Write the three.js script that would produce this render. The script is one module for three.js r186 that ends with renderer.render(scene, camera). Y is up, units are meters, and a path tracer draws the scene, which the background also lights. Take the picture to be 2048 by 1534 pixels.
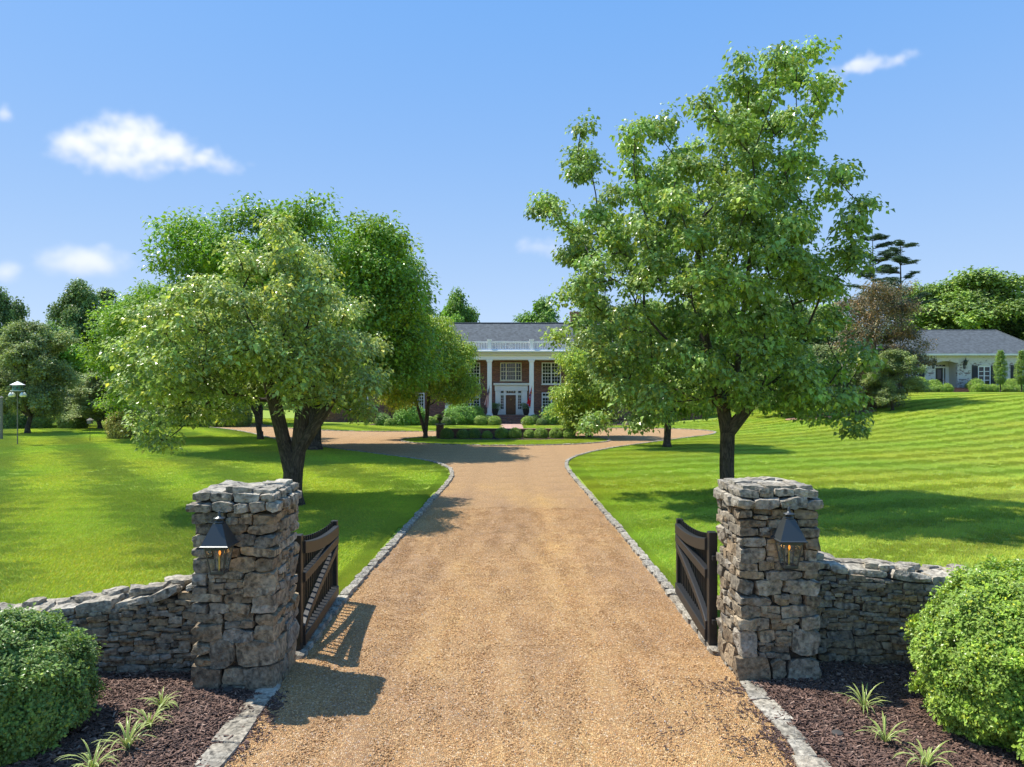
import * as THREE from 'three';
import { mergeGeometries, mergeVertices, toCreasedNormals } from 'three/addons/utils/BufferGeometryUtils.js';
import { createNoise2D, createNoise3D } from 'simplex-noise';

// ------------------------------------------------------------------ camera, sky, sun, exposure
const scene = new THREE.Scene();
const F = 1420, CX = 1024, CY = 767, EYE = 2.85;              // focal length and centre in photo pixels, eye height in metres
const camera = new THREE.PerspectiveCamera(2 * Math.atan(767 / F) * 180 / Math.PI, 2048 / 1534, 0.1, 3000);
camera.position.set(0, EYE, 0);
camera.lookAt(0, EYE, -10);
const renderer = new THREE.WebGLRenderer({ antialias: true });
renderer.toneMapping = THREE.LinearToneMapping;
renderer.toneMappingExposure = 1.42;
renderer.shadowMap.enabled = true;

function mulberry(a) { return () => { a = (a + 0x6d2b79f5) | 0; let t = Math.imul(a ^ (a >>> 15), 1 | a); t = (t + Math.imul(t ^ (t >>> 7), 61 | t)) ^ t; return ((t ^ (t >>> 14)) >>> 0) / 4294967296; }; }
const rnd = mulberry(20240611);
const R = (a, b) => a + (b - a) * rnd();
const pick = (a) => a[Math.floor(rnd() * a.length)];
const n2 = createNoise2D(mulberry(7)), n3 = createNoise3D(mulberry(11));
const clamp = (x, a = 0, b = 1) => Math.min(b, Math.max(a, x));
const smooth = (a, b, x) => { const t = clamp((x - a) / (b - a)); return t * t * (3 - 2 * t); };
const lerp = (a, b, t) => a + (b - a) * t;

const SUN = new THREE.Vector3(-0.97, 1.81, -0.45).normalize();
{
  const W = 2560, H = 1280, data = new Float32Array(W * H * 4);
  const fbm = (x, y, o) => { let s = 0, a = 0.5, f = 1; for (let i = 0; i < o; i++) { s += a * n2(x * f + i * 17.3, y * f - i * 9.1); a *= 0.5; f *= 2.03; } return s; };
  // a few fair-weather clouds: [photo x, photo y, half width, half height, tilt, strength, wispiness]
  const clouds = [[165, 292, 78, 46, 0.05, 0.95, 0.5], [255, 275, 92, 56, 0.05, 1.0, 0.5], [335, 300, 96, 44, 0.2, 0.92, 0.55], [255, 325, 100, 40, 0, 0.75, 0.6], [425, 325, 60, 26, 0.1, 0.55, 0.9], [165, 525, 104, 38, 0.02, 0.8, 0.35], [8, 226, 18, 22, 0, 0.55, 0.9],
    [10, 545, 42, 24, 0, 0.6, 0.5], [1735, 130, 85, 20, -0.2, 0.62, 1.3], [1655, 172, 70, 16, -0.62, 0.38, 1.4], [1092, 495, 62, 22, 0.1, 0.34, 1.1], [205, 492, 22, 9, 0, 0.2, 0.8],
    [3600, 300, 150, 60, 0, 0.8, 0.9], [-1500, 420, 170, 50, 0, 0.8, 0.9]];
  for (let j = 0; j < H; j++) {
    const el = ((j + 0.5) / H - 0.5) * Math.PI, y = Math.sin(el), c = Math.cos(el);
    for (let i = 0; i < W; i++) {
      const az = ((i + 0.5) / W - 0.5) * 2 * Math.PI, x = c * Math.cos(az), z = c * Math.sin(az), o = (j * W + i) * 4;
      const up = Math.max(0, y), t = 1 - Math.exp(-up * 3.1), t2 = Math.exp(-up * 9);
      let r = lerp(0.52, 0.05, t) + 0.06 * t2, g = lerp(0.66, 0.265, t) + 0.03 * t2, b = lerp(0.80, 0.68, t);
      const s = x * SUN.x + y * SUN.y + z * SUN.z, halo = Math.pow(Math.max(0, s), 24) * 0.5 + Math.pow(Math.max(0, s), 5) * 0.10;
      r = r * 0.86 + halo; g = g * 0.88 + halo; b = b * 0.92 + halo * 0.9;
      if (z < -0.05 && y > 0.02) {
        const px = CX + F * x / -z, py = CY - F * y / -z;
        for (const [qx, qy, w, h, tilt, k, wisp] of clouds) {
          const dx = px - qx, dy0 = py - qy, dy = dy0 - tilt * dx;
          if (Math.abs(dx) > 2.2 * w || Math.abs(dy) > 2.6 * h) continue;
          const q = Math.hypot(dx / w, dy / h * (dy > 0 ? 1.15 : 1));
          const nn = fbm(px / 70, py / 52, 4) * wisp + 0.12 * fbm(px / 20, py / 17, 3) * wisp;
          const a = smooth(0, 1.15, 1.15 - q + nn * 0.75) * k;
          if (a <= 0) continue;
          const under = smooth(-0.6, 1.1, dy / h);
          r = lerp(r, lerp(0.78, 0.60, under), a); g = lerp(g, lerp(0.79, 0.64, under), a); b = lerp(b, lerp(0.82, 0.76, under), a);
        }
      }
      if (y < 0) { r = 0.40; g = 0.5; b = 0.6; }
      data[o] = r; data[o + 1] = g; data[o + 2] = b; data[o + 3] = 1;
    }
  }
  const sky = new THREE.DataTexture(data, W, H, THREE.RGBAFormat, THREE.FloatType);
  sky.mapping = THREE.EquirectangularReflectionMapping; sky.magFilter = THREE.LinearFilter; sky.needsUpdate = true;
  scene.background = sky; scene.environment = sky;
}
const sun = new THREE.DirectionalLight(new THREE.Color(1, 0.95, 0.86), 5.0);
sun.position.copy(SUN).multiplyScalar(120).add(new THREE.Vector3(0, 0, -35)); sun.target.position.set(0, 0, -35);
sun.castShadow = true; sun.shadow.radius = 1; sun.shadow.mapSize.set(4096, 4096);
Object.assign(sun.shadow.camera, { left: -70, right: 70, top: 70, bottom: -70, near: 1, far: 300 });
scene.add(sun, sun.target);

// ------------------------------------------------------------------ helpers
const used = new Map();
function numbered(n) { const k = used.get(n) ?? 0; used.set(n, k + 1); return k ? `${n}_${String(k).padStart(3, '0')}` : n; }
function tag(o, label, category, group, kind) { if (label) o.userData.label = label; if (category) o.userData.category = category; if (group) o.userData.group = group; if (kind) o.userData.kind = kind; return o; }
function thing(name, label, category, [x, y, z] = [0, 0, 0], group) { const o = new THREE.Group(); o.name = numbered(name); o.position.set(x, y, z); scene.add(o); return tag(o, label, category, group); }
function mesh(name, geo, mat, parent, pos) { const m = new THREE.Mesh(geo, mat); m.name = parent ? name : numbered(name); m.castShadow = m.receiveShadow = true; if (pos) m.position.set(...pos); (parent ?? scene).add(m); return m; }
function structure(name, geo, mat, label) { const m = mesh(name, geo, mat); m.userData.kind = 'structure'; if (label) m.userData.label = label; return m; }
function inst(name, geo, mat, mats, cols, parent, kind = 'stuff') {
  const m = new THREE.InstancedMesh(geo, mat, Math.max(1, mats.length)); m.name = parent ? name : numbered(name); m.castShadow = m.receiveShadow = true;
  mats.forEach((q, i) => m.setMatrixAt(i, q)); m.count = mats.length;
  if (cols) cols.forEach((c, i) => m.setColorAt(i, c));
  m.userData.kind = kind; (parent ?? scene).add(m); return m;
}
const lin = (r, g, b) => new THREE.Color().setRGB(r, g, b);
const std = (o) => new THREE.MeshStandardMaterial(o);
const phy = (o) => new THREE.MeshPhysicalMaterial(o);
const V = (x, y, z) => new THREE.Vector3(x, y, z);
const rise = (x, d) => 2.9 * smooth(12, 44, x) * smooth(15, 70, d);
const G = (x, d) => -0.015 * Math.max(0, d - 6.67) + rise(x, d);     // ground height; d is the distance north of the eye (z = -d)
const at = (px, py, d) => V((px - CX) * d / F, EYE - (py - CY) * d / F, -d);
const onGround = (px, d) => { const x = (px - CX) * d / F; return V(x, G(x, d), -d); };
const groundPx = (px, py) => { const d = 3905 / (py - CY - 21.3); return [(px - CX) * d / F, d]; };

function boxUV(g, s = 1) {
  if (g.index) g = g.toNonIndexed();
  if (!g.attributes.normal) g.computeVertexNormals();
  const p = g.attributes.position, uv = new Float32Array(p.count * 2), a = new THREE.Vector3(), b = new THREE.Vector3(), c = new THREE.Vector3(), n = new THREE.Vector3();
  for (let i = 0; i < p.count; i += 3) {
    a.fromBufferAttribute(p, i); b.fromBufferAttribute(p, i + 1); c.fromBufferAttribute(p, i + 2);
    n.copy(b).sub(a).cross(c.sub(a)); const ax = Math.abs(n.x), ay = Math.abs(n.y), az = Math.abs(n.z);
    for (let k = 0; k < 3; k++) {
      const x = p.getX(i + k), y = p.getY(i + k), z = p.getZ(i + k);
      let u, v; if (ax > ay && ax > az) { u = z; v = y; } else if (ay > az) { u = x; v = z; } else { u = x; v = y; }
      uv[(i + k) * 2] = u * s; uv[(i + k) * 2 + 1] = v * s;
    }
  }
  g.setAttribute('uv', new THREE.BufferAttribute(uv, 2)); return g;
}
function bx(x0, x1, y0, y1, z0, z1) { const g = new THREE.BoxGeometry(x1 - x0, y1 - y0, z1 - z0); g.translate((x0 + x1) / 2, (y0 + y1) / 2, (z0 + z1) / 2); return boxUV(g); }
// a box with a small chamfer
function cb(x0, x1, y0, y1, z0, z1, c = 0.006) {
  const s = new THREE.Shape(), w = x1 - x0, h = y1 - y0; c = Math.min(c, w * 0.3, h * 0.3, (z1 - z0) * 0.3);
  s.moveTo(x0 + c, y0 + c); s.lineTo(x1 - c, y0 + c); s.lineTo(x1 - c, y1 - c); s.lineTo(x0 + c, y1 - c); s.closePath();
  const g = new THREE.ExtrudeGeometry(s, { depth: z1 - z0 - 2 * c, bevelEnabled: true, bevelThickness: c, bevelSize: c, bevelSegments: 1, steps: 1 }); g.translate(0, 0, z0 + c); return boxUV(g);
}
function merge(list) { return mergeGeometries(list.map((g) => { const q = g.index ? g.toNonIndexed() : g; for (const k of Object.keys(q.attributes)) if (!['position', 'normal', 'uv'].includes(k)) q.deleteAttribute(k); if (!q.attributes.uv) boxUV(q); return q; })); }
function tube(a, b, ra, rb, n = 6) {       // a tapered open tube between two points
  const dir = b.clone().sub(a), L = dir.length() || 1e-4, g = new THREE.CylinderGeometry(rb, ra, L, n, 1, true);
  g.translate(0, L / 2, 0); g.applyQuaternion(new THREE.Quaternion().setFromUnitVectors(V(0, 1, 0), dir.multiplyScalar(1 / L))); g.translate(a.x, a.y, a.z); return g;
}

// ------------------------------------------------------------------ procedural textures
// periodic value noise
const HASH = new Float32Array(65536); { const r = mulberry(99); for (let i = 0; i < 65536; i++) HASH[i] = r(); }
const hsh = (x, y, s) => HASH[((x * 374761 + y * 668265 + s * 2147) & 0x7fffffff) % 65521];
function pn(x, y, P, s = 0) {
  const ix = Math.floor(x), iy = Math.floor(y), fx = x - ix, fy = y - iy, u = fx * fx * (3 - 2 * fx), v = fy * fy * (3 - 2 * fy), w = (k) => ((k % P) + P) % P;
  return lerp(lerp(hsh(w(ix), w(iy), s), hsh(w(ix + 1), w(iy), s), u), lerp(hsh(w(ix), w(iy + 1), s), hsh(w(ix + 1), w(iy + 1), s), u), v);
}
function pf(u, v, f, o = 4, s = 0) { let r = 0, a = 0.5, n = 0; for (let i = 0; i < o; i++) { r += a * pn(u * f, v * f, f, s + i * 7); n += a; a *= 0.5; f *= 2; } return r / n; }
// periodic cell noise: distance to the nearest and second point, and the nearest cell's id
function pc(u, v, f, s = 0) {
  const x = u * f, y = v * f, ix = Math.floor(x), iy = Math.floor(y); let d1 = 9, d2 = 9, id = 0;
  for (let j = -1; j <= 1; j++) for (let i = -1; i <= 1; i++) {
    const cx = (((ix + i) % f) + f) % f, cy = (((iy + j) % f) + f) % f, qx = ix + i + hsh(cx, cy, s) - x, qy = iy + j + hsh(cx, cy, s + 31) - y, q = Math.hypot(qx, qy);
    if (q < d1) { d2 = d1; d1 = q; id = hsh(cx, cy, s + 57); } else if (q < d2) d2 = q;
  }
  return [d1, d2, id];
}
function texture(n, fn, repeat = 1, srgb = true) {
  const d = new Uint8Array(n * n * 4);
  for (let j = 0; j < n; j++) for (let i = 0; i < n; i++) { const c = fn((i + 0.5) / n, (j + 0.5) / n), o = (j * n + i) * 4; for (let k = 0; k < 3; k++) d[o + k] = clamp(c[k] ?? c[0]) * 255; d[o + 3] = 255; }
  const t = new THREE.DataTexture(d, n, n); t.wrapS = t.wrapT = THREE.RepeatWrapping; t.magFilter = THREE.LinearFilter; t.minFilter = THREE.LinearMipmapLinearFilter;
  if (srgb) t.colorSpace = THREE.SRGBColorSpace; t.repeat.set(repeat, repeat); t.needsUpdate = true; return t;
}
const toS = (x) => (x <= 0.0031308 ? x * 12.92 : 1.055 * Math.pow(x, 1 / 2.4) - 0.055);
const S3 = (r, g, b) => [toS(r), toS(g), toS(b)];
const grey = (v) => [v, v, v];

const stoneMap = texture(1024, (u, v) => {
  const a = pf(u, v, 5, 5, 1), b = pf(u, v, 34, 4, 2), c = pf(u, v, 3, 3, 9), l = smooth(0.6, 0.72, pf(u, v, 11, 5, 23)), dk = smooth(0.6, 0.75, pf(u, v, 15, 5, 41));
  let k = 0.6 + 0.8 * (a - 0.5) + 1.0 * (b - 0.5); k = Math.max(0.1, k);
  let r = k * 1.0, g = k * lerp(0.93, 0.985, c), bl = k * lerp(0.78, 0.95, c);
  r = lerp(r, 0.9, l * 0.3); g = lerp(g, 0.9, l * 0.3); bl = lerp(bl, 0.84, l * 0.3);
  r *= 1 - 0.5 * dk; g *= 1 - 0.5 * dk; bl *= 1 - 0.5 * dk; return S3(r, g, bl);
}, 1.1);
const stoneBump = texture(1024, (u, v) => { const b = pf(u, v, 9, 6, 3), e = Math.abs(pf(u, v, 7, 4, 13) - 0.5), cr = smooth(0.0, 0.03, e), q = pf(u, v, 70, 3, 5); return grey(0.55 * b + 0.18 * cr + 0.27 * q); }, 1.1, false);
const gravelMap = texture(1024, (u, v) => {
  const [d1, d2, id] = pc(u, v, 110, 2), [e1, , id2] = pc(u, v, 64, 12), edge = smooth(0.02, 0.3, d2 - d1); const h = hsh(Math.floor(id * 999), 3, 5), big = id2 > 0.86 && e1 < 0.34;
  let c = id < 0.55 ? [0.50, 0.288, 0.118] : id < 0.82 ? [0.57, 0.36, 0.168] : id < 0.94 ? [0.41, 0.215, 0.092] : [0.62, 0.45, 0.29];
  if (big) c = [0.64, 0.45, 0.25];
  const k = (0.72 + 0.5 * h) * lerp(0.55, 1, edge) * (0.86 + 0.28 * pf(u, v, 4, 4, 77)); return S3(c[0] * k, c[1] * k, c[2] * k);
}, 1 / 1.6);
const gravelBump = texture(1024, (u, v) => { const [d1, d2] = pc(u, v, 110, 2); return grey(Math.sqrt(Math.max(0, 1 - d1 * d1)) * 0.7 * smooth(0, 0.25, d2 - d1) + 0.3 * pf(u, v, 12, 3, 6)); }, 1 / 1.6, false);
const mulchMap = texture(512, (u, v) => {
  const w = pf(u, v, 6, 3, 4), [d1, d2, id] = pc(u + 0.02 * w, (v + 0.03 * w), 46, 8), k = (0.4 + 1.0 * id) * smooth(0, 0.2, d2 - d1) + 0.12 * pf(u, v, 60, 2, 3); return S3(0.135 * k, 0.077 * k, 0.056 * k);
}, 1 / 1.1);
const mulchBump = texture(512, (u, v) => { const w = pf(u, v, 6, 3, 4), [d1, d2, id] = pc(u + 0.02 * w, v + 0.03 * w, 46, 8); return grey(id * 0.7 * smooth(0, 0.3, d2 - d1) + 0.3 * pf(u, v, 50, 2, 6)); }, 1 / 1.1, false);
const lawnMap = texture(1024, (u, v) => { const a = pf(u, v, 6, 5, 6), b = pf(u, v, 90, 3, 8), c = pf(u, v, 240, 2, 18), k = 0.55 + 0.5 * b + 0.5 * c - 0.05 + 0.5 * (a - 0.5), y = pf(u, v, 9, 4, 66); return S3(lerp(0.18, 0.24, y) * k, lerp(0.27, 0.31, y) * k, 0.025 * k); }, 1 / 5);
const barkMap = texture(512, (u, v) => { const r = Math.abs(pf(u + 0.06 * pf(u, v, 8, 3, 3), v * 0.25, 24, 4, 2) - 0.5) * 2, m = pf(u, v, 7, 4, 9), k = 0.35 + 0.75 * r * 1.6 + 0.4 * (m - 0.5); return S3(0.135 * k, 0.108 * k, 0.08 * k); });
const barkBump = texture(512, (u, v) => grey(Math.abs(pf(u + 0.06 * pf(u, v, 8, 3, 3), v * 0.25, 24, 4, 2) - 0.5) * 2 * 0.8 + 0.2 * pf(u, v, 40, 3, 1)), 1, false);
const brickAt = (u, v, cols, rows) => { const r = Math.floor(v * rows), o = r % 2 ? 0.5 : 0, c = Math.floor(u * cols + o), fx = u * cols + o - c, fy = v * rows - r; return [((c % cols) + cols) % cols, r, fx, fy, Math.min(Math.min(fx, 1 - fx) * 0.2 * 1000, Math.min(fy, 1 - fy) * 0.07 * 1000)]; };
const brickMap = texture(1024, (u, v) => {
  const [c, r, , , e] = brickAt(u, v, 10, 30), m = smooth(3, 6, e), t = hsh(c, r, 4), w = hsh(c, r, 14), n = pf(u, v, 40, 4, 4); let q = t < 0.55 ? [0.22, 0.085, 0.055] : t < 0.8 ? [0.15, 0.06, 0.045] : t < 0.92 ? [0.29, 0.14, 0.09] : [0.10, 0.055, 0.05];
  const k = (0.75 + 0.5 * w) * (0.75 + 0.5 * n); return S3(lerp(0.33, q[0] * k, m), lerp(0.28, q[1] * k, m), lerp(0.235, q[2] * k, m));
}, 0.5);
const brickBump = texture(1024, (u, v) => { const [, , , , e] = brickAt(u, v, 10, 30); return grey(0.8 * smooth(3, 7, e) + 0.2 * pf(u, v, 60, 3, 4)); }, 0.5, false);
const whiteBrickMap = texture(1024, (u, v) => {
  const [c, r, , , e] = brickAt(u, v, 10, 30), m = smooth(3, 6, e), t = hsh(c, r, 24), n = pf(u, v, 14, 4, 4), wear = smooth(0.62, 0.68, 0.55 * pf(u, v, 5, 3, 31) + 0.45 * t + 0.25 * (pf(u, v, 60, 3, 3) - 0.5)); const k = 0.9 + 0.16 * (n - 0.5) - 0.06 * t;
  return S3(lerp(0.74 * k, 0.20, wear * m), lerp(0.72 * k, 0.13, wear * m), lerp(0.67 * k, 0.10, wear * m));
}, 0.5);
const shingleMap = texture(1024, (u, v) => { const rows = 28, r = Math.floor(v * rows), c = Math.floor(u * 16 + hsh(r, 1, 3) * 9), t = hsh(((c % 16) + 16) % 16, r, 8), fy = v * rows - r, n = pf(u, v, 120, 2, 5), k = (0.72 + 0.5 * t) * (0.7 + 0.6 * n) * (fy < 0.1 ? 0.55 : 1); return S3(0.078 * k, 0.092 * k, 0.102 * k); }, 1 / 4);
const shingleBump = texture(512, (u, v) => { const rows = 28, fy = v * rows - Math.floor(v * rows); return grey(1 - fy * 0.7); }, 1 / 4, false);
const woodMap = texture(512, (u, v) => { const k = 0.6 + 0.7 * pf(u, v * 0.125, 48, 4, 2) + 0.3 * (pf(u, v, 5, 3, 3) - 0.5); return S3(0.13 * k, 0.055 * k, 0.028 * k); });
const paverMap = texture(512, (u, v) => { const [c, r, , , e] = brickAt(u, v, 10, 20), m = smooth(2, 5, e), t = hsh(c, r, 4), k = 0.7 + 0.6 * t; return S3(lerp(0.3, 0.42 * k, m), lerp(0.25, 0.25 * k, m), lerp(0.2, 0.19 * k, m)); }, 0.5);

// ------------------------------------------------------------------ materials
const M = {
  lawn: std({ map: lawnMap, roughness: 1 }),
  gravel: std({ map: gravelMap, bumpMap: gravelBump, bumpScale: 0.012, roughness: 0.95, vertexColors: true }),
  gravelFar: std({ map: gravelMap, bumpMap: gravelBump, bumpScale: 0.012, roughness: 0.95 }),
  mulch: std({ map: mulchMap, bumpMap: mulchBump, bumpScale: 0.03, roughness: 1 }),
  bark: std({ map: barkMap, bumpMap: barkBump, bumpScale: 0.03, roughness: 0.95 }),
  barkPale: std({ map: barkMap, bumpMap: barkBump, bumpScale: 0.02, roughness: 0.95, color: lin(1.9, 1.75, 1.6) }),
  brick: std({ map: brickMap, bumpMap: brickBump, bumpScale: 0.008, roughness: 0.9 }),
  whiteBrick: std({ map: whiteBrickMap, bumpMap: brickBump, bumpScale: 0.006, roughness: 0.75 }),
  shingle: std({ map: shingleMap, bumpMap: shingleBump, bumpScale: 0.012, roughness: 0.9 }),
  white: std({ color: lin(0.81, 0.81, 0.79), roughness: 0.5 }),
  cream: std({ color: lin(0.66, 0.62, 0.50), roughness: 0.55 }),
  glass: phy({ color: lin(0.02, 0.026, 0.028), roughness: 0.05, specularIntensity: 1 }),
  door: std({ map: woodMap, roughness: 0.4 }),
  darkDoor: std({ color: lin(0.02, 0.022, 0.024), roughness: 0.3 }),
  brass: std({ color: lin(0.7, 0.5, 0.2), metalness: 1, roughness: 0.3 }),
  paver: std({ map: paverMap, roughness: 0.9 }),
  black: phy({ color: lin(0.009, 0.009, 0.009), roughness: 0.55, clearcoat: 0.14, clearcoatRoughness: 0.3 }),
  lanternMetal: phy({ color: lin(0.05, 0.058, 0.06), metalness: 0.35, roughness: 0.38, clearcoat: 0.3, clearcoatRoughness: 0.3 }),
  lanternGlass: phy({ color: lin(0.9, 0.95, 0.92), roughness: 0.04, transmission: 1, thickness: 0, ior: 1.45 }),
  greyWood: std({ color: lin(0.2, 0.19, 0.17), roughness: 0.9 }),
  pot: std({ color: lin(0.05, 0.045, 0.04), roughness: 0.7 }),
  mortar: std({ map: stoneMap, color: lin(0.06, 0.052, 0.045), roughness: 1 }),
};
const stoneMats = [[0.42, 0.375, 0.31], [0.37, 0.315, 0.24], [0.49, 0.445, 0.37], [0.41, 0.315, 0.21], [0.30, 0.27, 0.225], [0.46, 0.38, 0.275], [0.39, 0.36, 0.315], [0.34, 0.27, 0.19]].map((c) => std({ map: stoneMap, bumpMap: stoneBump, bumpScale: 0.022, roughness: 0.93, color: lin(...c) }));
const paleStone = [[0.48, 0.445, 0.385], [0.42, 0.395, 0.35], [0.54, 0.505, 0.44], [0.44, 0.40, 0.34]].map((c) => std({ map: stoneMap, bumpMap: stoneBump, bumpScale: 0.02, roughness: 0.93, color: lin(...c) }));
const leafMat = (r, g, b, coat = 0.35, t = 0.3) => phy({ color: lin(r, g, b), roughness: 0.95, transmission: t, thickness: 0, clearcoat: coat, clearcoatRoughness: 0.25, vertexColors: true, side: THREE.DoubleSide });
M.leafA = leafMat(0.33, 0.46, 0.10, 0.5, 0.36);      // pear by the left pier: yellow tips, glossy
M.leafB = leafMat(0.25, 0.41, 0.075, 0.5, 0.36);     // maple by the right pier
M.leafC = leafMat(0.20, 0.385, 0.02, 0.25, 0.36);      // big dense tree
M.leafD = leafMat(0.27, 0.42, 0.04, 0.25);       // light river birch
M.leafE = leafMat(0.235, 0.37, 0.04, 0.2);     // far maples
M.leafF = leafMat(0.18, 0.28, 0.06, 0.15);       // dark far trees
M.leafG = leafMat(0.24, 0.185, 0.075, 0.3);     // copper maple
M.leafH = leafMat(0.25, 0.32, 0.09, 0.15);    // grey-green understorey
M.needle = leafMat(0.075, 0.135, 0.07, 0.1, 0.2);
M.box = leafMat(0.175, 0.30, 0.04, 0.4, 0.35);
M.boxBright = leafMat(0.25, 0.40, 0.03, 0.35, 0.35);
M.shrub = leafMat(0.19, 0.37, 0.04, 0.25);
M.goldShrub = leafMat(0.42, 0.42, 0.11, 0.1);
M.grass = leafMat(0.385, 0.53, 0.04, 0.12, 0.35);
M.lily = leafMat(0.45, 0.47, 0.12, 0.3, 0.3);
M.lilyPale = leafMat(0.62, 0.60, 0.28, 0.3, 0.3);

// ------------------------------------------------------------------ outlines on the ground, as [x, distance]
const catmull = (pts, n = 8, closed = false) => { const c = new THREE.CatmullRomCurve3(pts.map(([x, d]) => V(x, 0, d)), closed, 'centripetal'); return c.getSpacedPoints(n).map((p) => [p.x, p.z]); };
const leftEdge = [[-2.22, 7.3], [-2.25, 9], [-2.16, 13.4], [-2.06, 18.4], [-1.98, 21.5], [-2.06, 24.4], [-2.5, 26.8], [-3.4, 28.9], [-4.8, 30.8], [-7, 33.4], [-10.2, 37.2], [-14, 42.6], [-20.5, 53.0], [-28, 62]];
const rightEdge = [[2.16, 7.4], [2.17, 9.4], [2.18, 12.5], [2.12, 17.6], [2.04, 22.7], [2.06, 26.6], [2.35, 29.4], [3.3, 32.4], [5, 35.8], [7.5, 39.6], [10.6, 44], [13.6, 48.2], [14.5, 51.2], [13.6, 54.6], [11, 57]];
const L1 = catmull(leftEdge, 190), R1 = catmull(rightEdge, 230);
const backEdge = catmull([[11, 57], [8, 57], [4.5, 55.6], [0, 54], [-5, 52.4], [-9, 51.8], [-13.5, 53], [-18, 57], [-24, 66]], 60);
const driveLoop = [...L1.filter(([, d]) => d > 23.9), [-28, 64], [-24, 66], ...backEdge.slice().reverse(), ...R1.filter(([, d]) => d > 23.9 || false).reverse()];
const IS = { x: -0.4, d: 42.4, a: 6.2, b: 4.75 };
const islandPts = Array.from({ length: 120 }, (_, i) => { const t = i / 120 * Math.PI * 2; return [IS.x + IS.a * Math.cos(t), IS.d + IS.b * Math.sin(t)]; });
const inPoly = (x, y, p) => { let c = false; for (let i = 0, j = p.length - 1; i < p.length; j = i++) if ((p[i][1] > y) !== (p[j][1] > y) && x < (p[j][0] - p[i][0]) * (y - p[i][1]) / (p[j][1] - p[i][1]) + p[i][0]) c = !c; return c; };
const edgeX = (e, d) => { for (let i = 1; i < e.length; i++) if (e[i][1] >= d && e[i - 1][1] <= d) return lerp(e[i - 1][0], e[i][0], (d - e[i - 1][1]) / (e[i][1] - e[i - 1][1] || 1)); return e[0][0]; };
const inIsland = (x, d, m = 0) => ((x - IS.x) / (IS.a + m)) ** 2 + ((d - IS.d) / (IS.b + m)) ** 2 < 1;
const inDrive = (x, d) => (d < 24 ? d < 7.3 ? Math.abs(x) < 2.4 : x > edgeX(L1, d) && x < edgeX(R1, d) : inPoly(x, d, driveLoop) && !inIsland(x, d));
function flat(pts, lift, holes = []) {
  const s = new THREE.Shape(pts.map(([x, d]) => new THREE.Vector2(x, d))); for (const h of holes) s.holes.push(new THREE.Path(h.map(([x, d]) => new THREE.Vector2(x, d))));
  const g = new THREE.ShapeGeometry(s), p = g.attributes.position, uv = g.attributes.uv, n = g.attributes.normal, ix = g.index;
  for (let i = 0; i < p.count; i++) { const x = p.getX(i), d = p.getY(i); p.setXYZ(i, x, G(x, d) + lift, -d); uv.setXY(i, x, d); n.setXYZ(i, 0, 1, 0); }
  for (let i = 0; i < ix.count; i += 3) { const a = V().fromBufferAttribute(p, ix.getX(i)), b = V().fromBufferAttribute(p, ix.getX(i + 1)), c = V().fromBufferAttribute(p, ix.getX(i + 2)); if (b.sub(a).cross(c.sub(a)).y < 0) { const t = ix.getX(i + 1); ix.setX(i + 1, ix.getX(i + 2)); ix.setX(i + 2, t); } }
  return g;
}

// ------------------------------------------------------------------ ground
{
  const xs = [], ds = [];
  for (let x = -400; x < -60; x += 20) xs.push(x); for (let x = -60; x < 70; x += 1) xs.push(x); for (let x = 70; x <= 400; x += 22) xs.push(x);
  for (let d = -60; d < 0; d += 10) ds.push(d); ds.push(0, 3, 6.67); for (let d = 8; d < 110; d += 1.5) ds.push(d); for (let d = 110; d <= 900; d += 40) ds.push(d);
  const p = [], uv = [], ix = [], w = xs.length;
  for (const d of ds) for (const x of xs) { p.push(x, G(x, Math.min(d, 130)), -d); uv.push(x, d); }
  for (let j = 0; j < ds.length - 1; j++) for (let i = 0; i < w - 1; i++) { const a = j * w + i; ix.push(a, a + 1, a + w, a + 1, a + w + 1, a + w); }
  const g = new THREE.BufferGeometry(); g.setAttribute('position', new THREE.Float32BufferAttribute(p, 3)); g.setAttribute('uv', new THREE.Float32BufferAttribute(uv, 2)); g.setIndex(ix); g.computeVertexNormals();
  structure('lawn_ground', g, M.lawn, 'mown green lawn on both sides of the drive');
}
const track = (x) => Math.exp(-(((Math.abs(x) - 0.78) / 0.3) ** 2));
const driveTone = (x, d) => 1 + 0.12 * track(x) * (0.6 + 0.4 * n2(x, d * 0.3)) + 0.10 * n2(x * 0.5, d * 0.16) + 0.06 * n2(x * 2.3 + 9, d * 0.9);
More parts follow.
